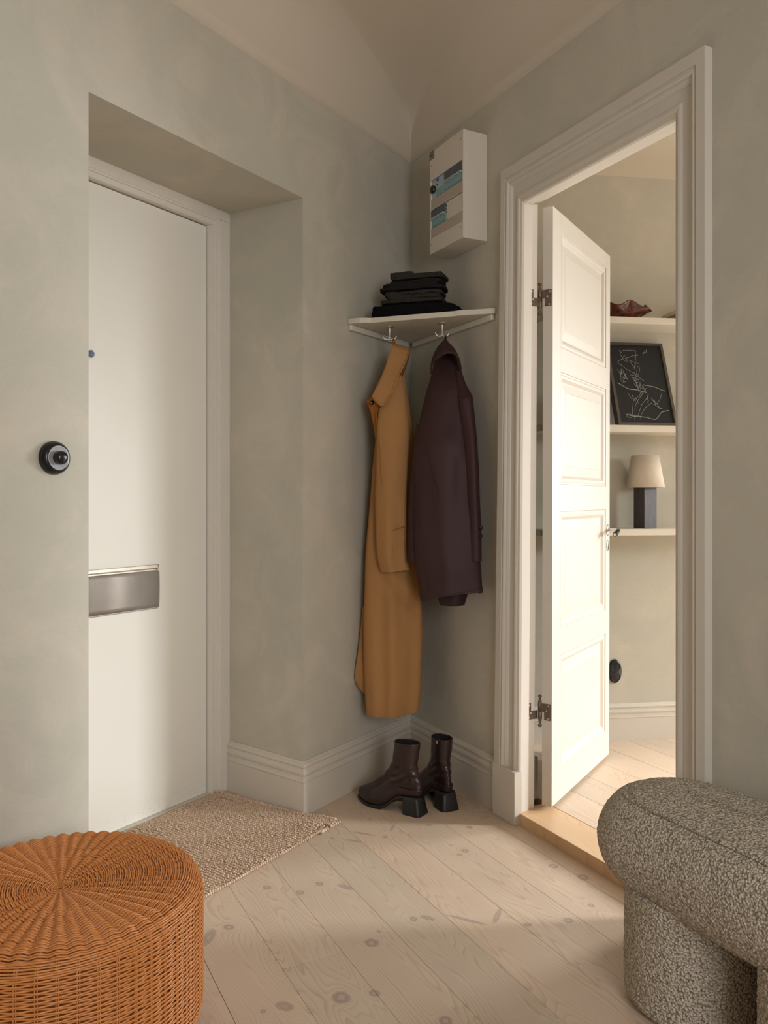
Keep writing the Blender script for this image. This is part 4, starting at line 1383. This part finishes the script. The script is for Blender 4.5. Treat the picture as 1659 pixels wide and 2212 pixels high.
def top_mode(th, k, l):
    # ridged fan: weavers rise between the spokes; spokes double in number towards the rim
    w1 = np.clip((l - .11) / .03, 0, 1)
    a = .0008 + .0048 * min(1, l / .11)
    c1 = np.abs(np.cos(th * NSK / 4)) ** 1.2; c2 = np.abs(np.cos(th * NSK / 2)) ** 1.2
    return a * ((1 - w1) * c1 * 1.4 + w1 * c2) - a * .5 + .0006 * (-1) ** k


def side_mode(th, k, l):
    w_ = np.clip((l - L_TOP) / .03, 0, 1)
    ridge = .0034 * np.abs(np.cos(th * NSK / 2)) ** 1.2 * (1 - w_)
    return ridge + w_ * .0021 * np.cos(th * NSK / 2 + math.pi * (k % 2)) 


strand_rings('woven_top', np.arange(.008, L_TOP, STEP), top_mode, .0021, .0019, 416, pf)
strand_rings('woven_side', np.arange(L_TOP, PD[-1], .0043), side_mode, .0015, .00192, 260, pf)
sk = []
for k in range(NSK):
    a = 2 * math.pi * (k) / NSK
    m = MB()
    for da in (-.0075, .0075):
        pts = []
        for l in np.linspace(L_TOP - .03, PD[-1], 26):
            r, z, nr_, nz_ = on_path(l); pts.append((SX + (r) * math.cos(a + da), SY + (r) * math.sin(a + da), z))
        m.tube(pts, .0015, 5)
    m.build('stake', M['rattan'], pf, True)
m = MB()
for k in range(NSK):
    a = 2 * math.pi * k / NSK
    l0 = .01 if k % 2 == 0 else .11
    pts = []
    for l in np.linspace(l0, L_TOP - .02, 14):
        r, z, nr_, nz_ = on_path(l); pts.append((SX + (r - .002 * nr_) * math.cos(a), SY + (r - .002 * nr_) * math.sin(a), z - .003))
    m.tube(pts, .0018, 5)
o = m.build('top_spokes', M['rattan'], pf, True); o['kind'] = 'stuff'
m = MB(); m.lathe([(.0, 0), (SR - .06, 0), (SR - .05, .004), (SR - .06, .008), (0, .008)], (SX, SY, 0.0), (0, 0, 1), 48); m.build('base_hoop', M['rattan'], pf, True)

# ------------------------------------------------------------------ boucle bench


def boucle():
    t = NT('greige_boucle'); p = t.pos()
    f = t.noise(p, 210, 4, .7); g = t.noise(p, 520, 3, .7)
    c = t.mix(f, srgb(198, 186, 168), srgb(226, 216, 200))
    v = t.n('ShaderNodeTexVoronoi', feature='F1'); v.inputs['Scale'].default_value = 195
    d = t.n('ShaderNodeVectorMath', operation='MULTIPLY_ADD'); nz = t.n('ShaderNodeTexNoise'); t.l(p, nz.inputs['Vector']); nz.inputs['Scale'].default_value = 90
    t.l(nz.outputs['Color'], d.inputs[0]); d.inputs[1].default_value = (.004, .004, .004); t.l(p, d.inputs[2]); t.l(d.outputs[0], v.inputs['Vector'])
    # colour turns browner towards the gaps between the loops
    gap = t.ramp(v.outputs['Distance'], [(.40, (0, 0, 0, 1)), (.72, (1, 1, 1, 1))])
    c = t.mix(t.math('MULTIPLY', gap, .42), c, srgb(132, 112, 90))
    nb = t.bump(t.math('MULTIPLY', t.math('MULTIPLY', v.outputs['Distance'], v.outputs['Distance']), -1.0), 1.0, .0075)
    return t.out(c, .95, 0, t.bump(t.math('ADD', f, g), .6, .0012, nb), .1)


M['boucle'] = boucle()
BS0, BN0, BNW = 1.492, .010, .388        # far end along the wall, back, width
bn = thing('boucle_bench', RW(2.1, .2, 0), 'greige boucle bench with rounded seat and block legs against the right wall', 'bench')


def disp_mesh(name, V, nr, nc, parent, caps=True, amp=.0034, closed=True):
    V = np.array(V)
    G = V.reshape(nr, nc, 3)
    du = np.roll(G, -1, 1) - np.roll(G, 1, 1)
    dv = np.gradient(G, axis=0)
    N = np.cross(du.reshape(-1, 3), dv.reshape(-1, 3)); ln = np.linalg.norm(N, axis=1)[:, None]
    N = N / np.maximum(ln, 1e-9)
    c = V.mean(0)
    if ((V - c) * N).sum() < 0: N = -N
    wob = vnoise(V, 14, 3) - .5
    d = (0.42 - np.minimum(worley(V + (np.stack([vnoise(V, 80, 1), vnoise(V, 80, 2), vnoise(V, 80, 4)], 1) - .5) * .006, 118, 7), .8)) * amp * .9 + (vnoise(V, 320, 6) - .5) * amp * .5 + wob * .002
    W = V + N * d[:, None]
    f = grid_faces(nr, nc)
    if caps: f.append(tuple(range(nc))[::-1]); f.append(tuple(range((nr - 1) * nc, nr * nc)))
    me_v = W
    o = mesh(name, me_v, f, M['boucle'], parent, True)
    fixn(o)
    return o


def stadium(s0, s1, n0, n1, pw, nc):
    """plan outline: superellipse-like rounded block, parametrised evenly; returns (s, n) arrays"""
    sc, nc_ = (s0 + s1) / 2, (n0 + n1) / 2; a, b = (s1 - s0) / 2, (n1 - n0) / 2
    r = min(a, b) * pw
    # rounded rectangle with corner radius r, evenly sampled
    per = [2 * (b - r), math.pi * r / 2, 2 * (a - r), math.pi * r / 2] * 2
    tot = sum(per); out = []
    def at(d):
        k = 0
        while d > per[k] and k < 7: d -= per[k]; k += 1
        t = d / per[k] if per[k] > 1e-9 else 0
        if k == 0: return (-a, -(b - r) + t * 2 * (b - r))
        if k == 1: an = math.pi - t * math.pi / 2; return (-(a - r) + r * math.cos(an), (b - r) + r * math.sin(an))
        if k == 2: return (-(a - r) + t * 2 * (a - r), b)
        if k == 3: an = math.pi / 2 - t * math.pi / 2; return ((a - r) + r * math.cos(an), (b - r) + r * math.sin(an))
        if k == 4: return (a, (b - r) - t * 2 * (b - r))
        if k == 5: an = -t * math.pi / 2; return ((a - r) + r * math.cos(an), -(b - r) + r * math.sin(an))
        if k == 6: return ((a - r) - t * 2 * (a - r), -b)
        an = -math.pi / 2 - t * math.pi / 2; return (-(a - r) + r * math.cos(an), -(b - r) + r * math.sin(an))
    # sample densely where the block is near its far end, coarsely towards the unseen end
    D = np.linspace(0, tot, 4000, endpoint=False); XYs = [at(d) for d in D]
    wgt = np.array([1.0 if (sc + x) < 2.2 else .12 for x, y in XYs]); cw = np.cumsum(wgt); cw = (cw - cw[0]) / (cw[-1])
    for i in range(nc):
        x, y = at(float(np.interp(i / nc, cw, D))); out.append((sc + x, nc_ + y, x, y))
    return out


def block(name, s0, s1, n0, n1, z0, z1, pw, prof, parent, nc, amp=.0034):
    """prof: list of (inset, z) from bottom centre outwards and over the top; inset measured from the outline"""
    V = []
    o = stadium(s0, s1, n0, n1, pw, nc)
    a, b = (s1 - s0) / 2, (n1 - n0) / 2
    for ins, z in prof:
        for s, n, x, y in o:
            kx = max(.02, (a - ins) / a); ky = max(.02, (b - ins) / b)
            V.append(RW(s - x + x * kx, n - y + y * ky, z))
    return disp_mesh(name, V, len(prof), nc, parent, amp=amp)


def arc(cx, cz, rx, rz, a0, a1, n):
    return [(cx - rx * math.cos(a), cz + rz * math.sin(a)) for a in np.linspace(a0, a1, n)]


# seat: bulging slab; outer side is an elliptic arc, the top gently crowned, with a seam groove
prof = [(x, 0.225) for x in np.linspace(.17, .075, 40)]
prof += arc(.075, .325, .075, .325 - 0.225, -math.pi / 2, 0, 70)[1:]
prof += arc(.085, .325, .085, .103, 0, math.pi / 2 * .93, 74)[1:]
e_in, e_z = prof[-1]
for x in np.linspace(e_in, .188, 60)[1:]: prof.append((x, e_z + .012 * (1 - ((.188 - x) / (.188 - e_in)) ** 2)))
prof = [(i, z - (.0045 * math.exp(-((i - .060) / .0032) ** 2) if z > .33 else 0)) for i, z in prof]
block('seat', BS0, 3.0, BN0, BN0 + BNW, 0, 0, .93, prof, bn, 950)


def leg(s0, s1, pw=.99):
    pr = [(x, .004) for x in np.linspace(.10, .022, 8)]
    pr += arc(.022, .026, .022, .022, -math.pi / 2, 0, 10)[1:]
    pr += [(0, z) for z in np.linspace(.030, 0.225 + .03, 110)]
    return block('leg', s0, s1, BN0 + .012, BN0 + .012 + .366, 0, 0, pw, pr, bn, 560)


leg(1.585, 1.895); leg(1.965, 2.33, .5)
# stitched seam along the front edge
sp_ = [RW(s, n, z) for s, n, z in [(1.60, .318, .4215), (1.64, .334, .4215), (1.7, .338, .4215), (1.9, .338, .4215), (2.3, .338, .4215), (2.8, .338, .4215)]]
m = MB(); m.tube(smooth_curve(sp_, 6), .0009, 5); m.build('seam', simple('boucle_seam_thread', srgb(150, 134, 114), .9), bn, True)

# ------------------------------------------------------------------ next room: shelves and what stands on them
SHD = .170
for nm, z1, z0, lb in (('wall_shelf', 1.855, 1.827, 'cream wall shelf in the next room, topmost, under the wavy bowl'), ('wall_shelf', 1.4035, 1.374, 'cream wall shelf in the next room, middle one, under the framed drawing'),
                       ('wall_shelf', .969, .942, 'cream wall shelf in the next room, lowest, under the table lamp')):
    o = box(nm, FW, (.62, 1.66), (0, SHD), (z0, z1), M['shelf'], None, .0015)
    tag(o, lb, 'shelf', 'wall shelves of the next room')


def FWy(x, n, z): return FW(x, n, z)


def bowl():
    t = NT('red_brown_lacquered_wood'); p = t.pos()
    f = t.noise(p, 26, 4, .6, 1.5)
    c = t.ramp(f, [(.3, srgb(40, 20, 14)), (.55, srgb(92, 46, 26)), (.75, srgb(140, 66, 28))])
    mt = t.out(c, .16, 0, t.bump(f, .05, .001), .5)
    cx, cy = FW(.985, .085, 0)[:2]; z0 = 1.8555
    root = thing('wavy_bowl', (cx, cy, z0), 'glossy red-brown bowl with a wavy folded rim on the topmost shelf', 'bowl')
    n = 96; V = []; rings = 18
    for j in range(rings):
        q = j / (rings - 1)
        for i in range(n):
            a = 2 * math.pi * i / n
            r = .075 + .060 * q ** 1.2
            wv = math.sin(a * 7 + .8) * q ** 2.0
            r += wv * .016
            zz = z0 + .001 + .056 * q ** 1.3 - wv * .014 + .007 * q * math.sin(a * 3)
            V.append((cx + r * math.cos(a) * 1.0, cy + r * math.sin(a) * .58, zz))
    f_ = grid_faces(rings, n); f_.append(tuple(range(n))[::-1])
    o = mesh('bowl_body', V, f_, mt, root, True)
    s = o.modifiers.new('solid', 'SOLIDIFY'); s.thickness = .005; s.offset = 0


bowl()
# pale book or box end with a slanting cover, cut by the door casing
bk = thing('storage_box', FW(1.28, .09, 1.8555), 'tan box with a pale tilted lid at the right end of the topmost shelf', 'box')
box('box_body', FW, (1.222, 1.40), (.04, .15), (1.8555, 1.879), simple('tan_card', srgb(190, 150, 104), .7), bk, .001)
m = MB()
v = [FW(1.212, .03, 1.879), FW(1.41, .03, 1.925), FW(1.41, .16, 1.925), FW(1.212, .16, 1.879), FW(1.210, .03, 1.894), FW(1.41, .03, 1.950), FW(1.41, .16, 1.950), FW(1.210, .16, 1.894)]
m.add(v, [(0, 1, 2, 3), (4, 7, 6, 5), (0, 4, 5, 1), (1, 5, 6, 2), (2, 6, 7, 3), (3, 7, 4, 0)])
fixn(m.build('lid', simple('pale_lid', srgb(206, 192, 176), .6), bk, bev=.001))

# framed chalk-like scribble, leaning back on the middle shelf
AW, AH, TILT = .262, .398, math.radians(21)
k_ = 1 / math.hypot(1, .14)
ex = Vector((k_, .14 * k_, 0)); back = Vector((-.14 * k_, k_, 0))
eu = (Vector((0, 0, 1)) * math.cos(TILT) + back * math.sin(TILT)).normalized(); en = ex.cross(eu)   # en points to the viewer
org = Vector(FW(.955, .172, 1.4045))
PFm = lambda a, b, c: tuple(org + ex * a + eu * b + en * c)
pic = thing('framed_drawing', tuple(org), 'black picture with white chalk-like scribbles in a grey wood frame leaning on the middle shelf', 'picture')
fw_ = simple('grey_stained_wood_frame', srgb(88, 76, 70), .5, 0, .25, 60, .1)
m = MB()
m.box(PFm, 0, AW, 0, .012, -.034, 0); m.box(PFm, 0, AW, AH - .012, AH, -.034, 0); m.box(PFm, 0, .012, .012, AH - .012, -.034, 0); m.box(PFm, AW - .012, AW, .012, AH - .012, -.034, 0)
m.build('frame', fw_, pic, bev=.0006)
box('canvas', PFm, (.0145, AW - .0145), (.0145, AH - .0145), (-.030, -.006), simple('black_canvas', srgb(34, 34, 35), .85, 0, .15, 300), pic)
chalk = simple('white_chalk_line', srgb(176, 174, 171), .9, 0, .25, 500)
ST = [[(.17, .95), (.19, .98), (.20, .93), (.24, .965), (.30, .975), (.52, .97), (.50, .93), (.55, .90), (.46, .90), (.30, .86), (.16, .83), (.10, .79), (.20, .74), (.26, .70), (.38, .65), (.44, .60), (.38, .56), (.40, .52), (.50, .50), (.44, .44), (.46, .36), (.40, .32), (.30, .27), (.26, .20), (.22, .06), (.30, .04), (.36, .10), (.44, .20), (.54, .27), (.62, .34)],
      [(.18, .93), (.22, .85), (.30, .80), (.27, .90), (.20, .84)], [(.36, .82), (.44, .72), (.48, .86), (.50, .88), (.42, .70)], [(.34, .83), (.46, .80), (.56, .775)],
      [(.40, .66), (.48, .62), (.54, .72), (.50, .74), (.46, .62), (.56, .55), (.60, .53)], [(.06, .70), (.12, .62), (.15, .68), (.10, .60), (.20, .57), (.12, .56), (.18, .60), (.24, .64), (.14, .52), (.22, .53)],
      [(.10, .66), (.16, .70), (.22, .60), (.24, .55), (.16, .66), (.10, .58), (.12, .50)], [(.02, .505), (.14, .455), (.24, .42), (.40, .41), (.52, .385), (.60, .37)],
      [(.54, .485), (.66, .47), (.78, .455), (.92, .415), (.99, .40)], [(.32, .62), (.46, .60), (.34, .58), (.50, .56), (.36, .54), (.52, .53)], [(.36, .50), (.40, .46), (.42, .52), (.44, .44), (.48, .50), (.50, .42), (.54, .48), (.56, .40), (.60, .38)],
      [(.40, .53), (.44, .40), (.46, .48), (.50, .36), (.54, .44), (.58, .37)], [(.20, .36), (.26, .28), (.28, .34), (.32, .24), (.34, .30), (.38, .22)], [(.62, .36), (.58, .28), (.60, .26), (.56, .23)],
      [(.66, .30), (.74, .22), (.70, .28), (.80, .18), (.72, .20), (.86, .15), (.76, .17)], [(.64, .23), (.74, .21), (.84, .28), (.90, .36)], [(.36, .02), (.42, .09), (.52, .17), (.64, .22)],
      [(.08, .07), (.20, .05), (.34, .045), (.50, .03), (.56, .02), (.66, .005), (.74, .04), (.82, .10), (.90, .12), (.985, .13)], [(.10, .045), (.16, .025), (.24, .055), (.12, .075), (.10, .04)],
      [(.24, .0), (.27, .08), (.30, .18), (.40, .28), (.48, .34), (.56, .40), (.60, .44)], [(.66, .93), (.72, .965), (.76, .985), (.74, .95), (.67, .93)]]
m = MB()
for li_, st in enumerate(ST):
    cv = smooth_curve([(a, b, 0) for a, b in st], 4)
    wdt = .0008 if li_ not in (7, 8, 17) else .0015
    pts = [PFm(.020 + (AW - .04) * (a * .97 + .015), .020 + (AH - .04) * (b * .96 + .02), -.0055) for a, b, _ in cv]
    rad = [wdt * (.75 + .5 * random.random()) for _ in pts]
    m.tube(pts, rad, 5)
m.build('scribble', chalk, pic)

# table lamp
lx, ly = FW(1.108, .09, 0)[:2]; LZ = .9695
tl = thing('table_lamp', (lx, ly, LZ), 'table lamp with dark square wooden foot and beige linen cone shade on the lowest shelf', 'lamp')
lw = NT('black_stained_wood'); p_ = lw.pos()
g_ = lw.noise(lw.mapping(p_, scale=(1, 1, .12)), 130, 4, .7)
lwm = lw.out(lw.mix(g_, srgb(40, 34, 32), srgb(92, 86, 88)), .5, 0, lw.bump(g_, .2, .001), .4)
ya = math.radians(24); hw = .0335
LB = lambda a, b, c: (lx + a * math.cos(ya) - b * math.sin(ya), ly + a * math.sin(ya) + b * math.cos(ya), c)
box('lamp_foot', LB, (-hw, hw), (-hw, hw), (LZ, LZ + .19), lwm, tl, .001)
t = NT('natural_linen'); p_ = t.pos()
n1 = t.noise(t.mapping(p_, scale=(1, 1, 12)), 60, 3, .7); n2 = t.noise(t.mapping(p_, scale=(9, 9, 1)), 60, 3, .7)
lin = t.out(t.mix(t.math('MULTIPLY', t.math('ADD', n1, n2), .5), srgb(178, 164, 146), srgb(222, 210, 194)), .9, 0, t.bump(n1, .2, .001), .1)
m = MB()
V = []; nn = 64
for r, z in ((.081, LZ + .174), (.0565, LZ + .311)):
    for i in range(nn): V.append((lx + r * math.cos(2 * math.pi * i / nn), ly + r * math.sin(2 * math.pi * i / nn), z))
o = mesh('lamp_shade', V, grid_faces(2, nn), lin, tl, True); s = o.modifiers.new('solid', 'SOLIDIFY'); s.thickness = .0016
m = MB()
for i in range(3):
    a = 2 * math.pi * i / 3; m.tube([(lx, ly, LZ + .30), (lx + .0555 * math.cos(a), ly + .0555 * math.sin(a), LZ + .305)], .0012, 5)
m.tube([(lx, ly, LZ + .188), (lx, ly, LZ + .302)], .004, 8)
m.build('shade_carrier', M['hook'], tl)

# wall socket
so_ = thing('wall_socket', FW(1.010, 0, .34), 'black oval double power socket low on the far wall', 'socket')
SO = lambda a, b, c: FW(1.010 + a, c, .340 + b)
V = []; nn = 56
for sc, d in ((1.0, 0), (1.0, .006), (.95, .011), (.88, .013)):
    for i in range(nn):
        a = 2 * math.pi * i / nn
        V.append(SO(.030 * math.cos(a) * sc, (.0525 * math.sin(a)) * sc, d))
f_ = grid_faces(4, nn); f_.append(tuple(range(3 * nn, 4 * nn))); fixn(mesh('cover_plate', V, f_, M['black'], so_, True))
nrm_ = (.14 * k_, -k_, 0)
for dz in (-.0225, .0225):
    m = MB(); m.lathe([(.0205, .012), (.0205, .0142), (.0195, .0145), (.0185, .0125), (.0180, .004), (.0, .004)], SO(0, dz, 0), nrm_, 32)
    w_ = m.build('socket_well', M['black'], so_, True)
    m = MB()
    for dx in (-.0095, .0095): m.lathe([(.0026, .0042), (.0024, .0046), (.001, .0046)], SO(dx, dz, 0), nrm_, 8)
    m.box(SO, -.002, .002, dz + .0155, dz + .0185, .0045, .0120); m.box(SO, -.002, .002, dz - .0185, dz - .0155, .0045, .0120)
    m.build('contacts', M['chrome'], w_)

# unseen window frames and panes; hall and far wall ones added for fill
gl = bpy.data.materials.new('window_glass'); gl.use_nodes = True
gt = gl.node_tree; gt.nodes.clear()
go = gt.nodes.new('ShaderNodeOutputMaterial'); gm = gt.nodes.new('ShaderNodeMixShader'); ga = gt.nodes.new('ShaderNodeBsdfTransparent'); gb = gt.nodes.new('ShaderNodeBsdfGlossy')
gb.inputs['Roughness'].default_value = .02; gm.inputs[0].default_value = .06
gt.links.new(ga.outputs[0], gm.inputs[1]); gt.links.new(gb.outputs[0], gm.inputs[2]); gt.links.new(gm.outputs[0], go.inputs[0])


def window(idx, F, a0, a1, z0, z1, n0, n1):
    wd = struct(thing('window_%d' % idx, F((a0 + a1) / 2, (n0 + n1) / 2, z0), 'white framed window', None))
    m = MB(); t_ = .045
    t_ = .045 if a1 - a0 > .5 else .02
    m.box(F, a0, a1, n0, n1, z0, z0 + t_); m.box(F, a0, a1, n0, n1, z1 - t_, z1); m.box(F, a0, a0 + t_, n0, n1, z0, z1); m.box(F, a1 - t_, a1, n0, n1, z0, z1)
    m.build('window_frame', M['frame_white'], wd)
    nm = (n0 + n1) / 2
    box('pane', F, (a0 + t_, a1 - t_), (nm - .003, nm + .003), (z0 + t_, z1 - t_), gl, wd)


window(1, XY, .4, 1.7, .80, 2.30, -1.6, -1.56)  # added window around the hall fill light
window(2, lambda a, b, c: (b, a, c), 2.22, 2.70, .70, 1.90, 4.46, 4.49)
window(3, FW, 2.85, 4.05, .75, 2.05, -.14, -.10)  # added window behind the next room's fill light
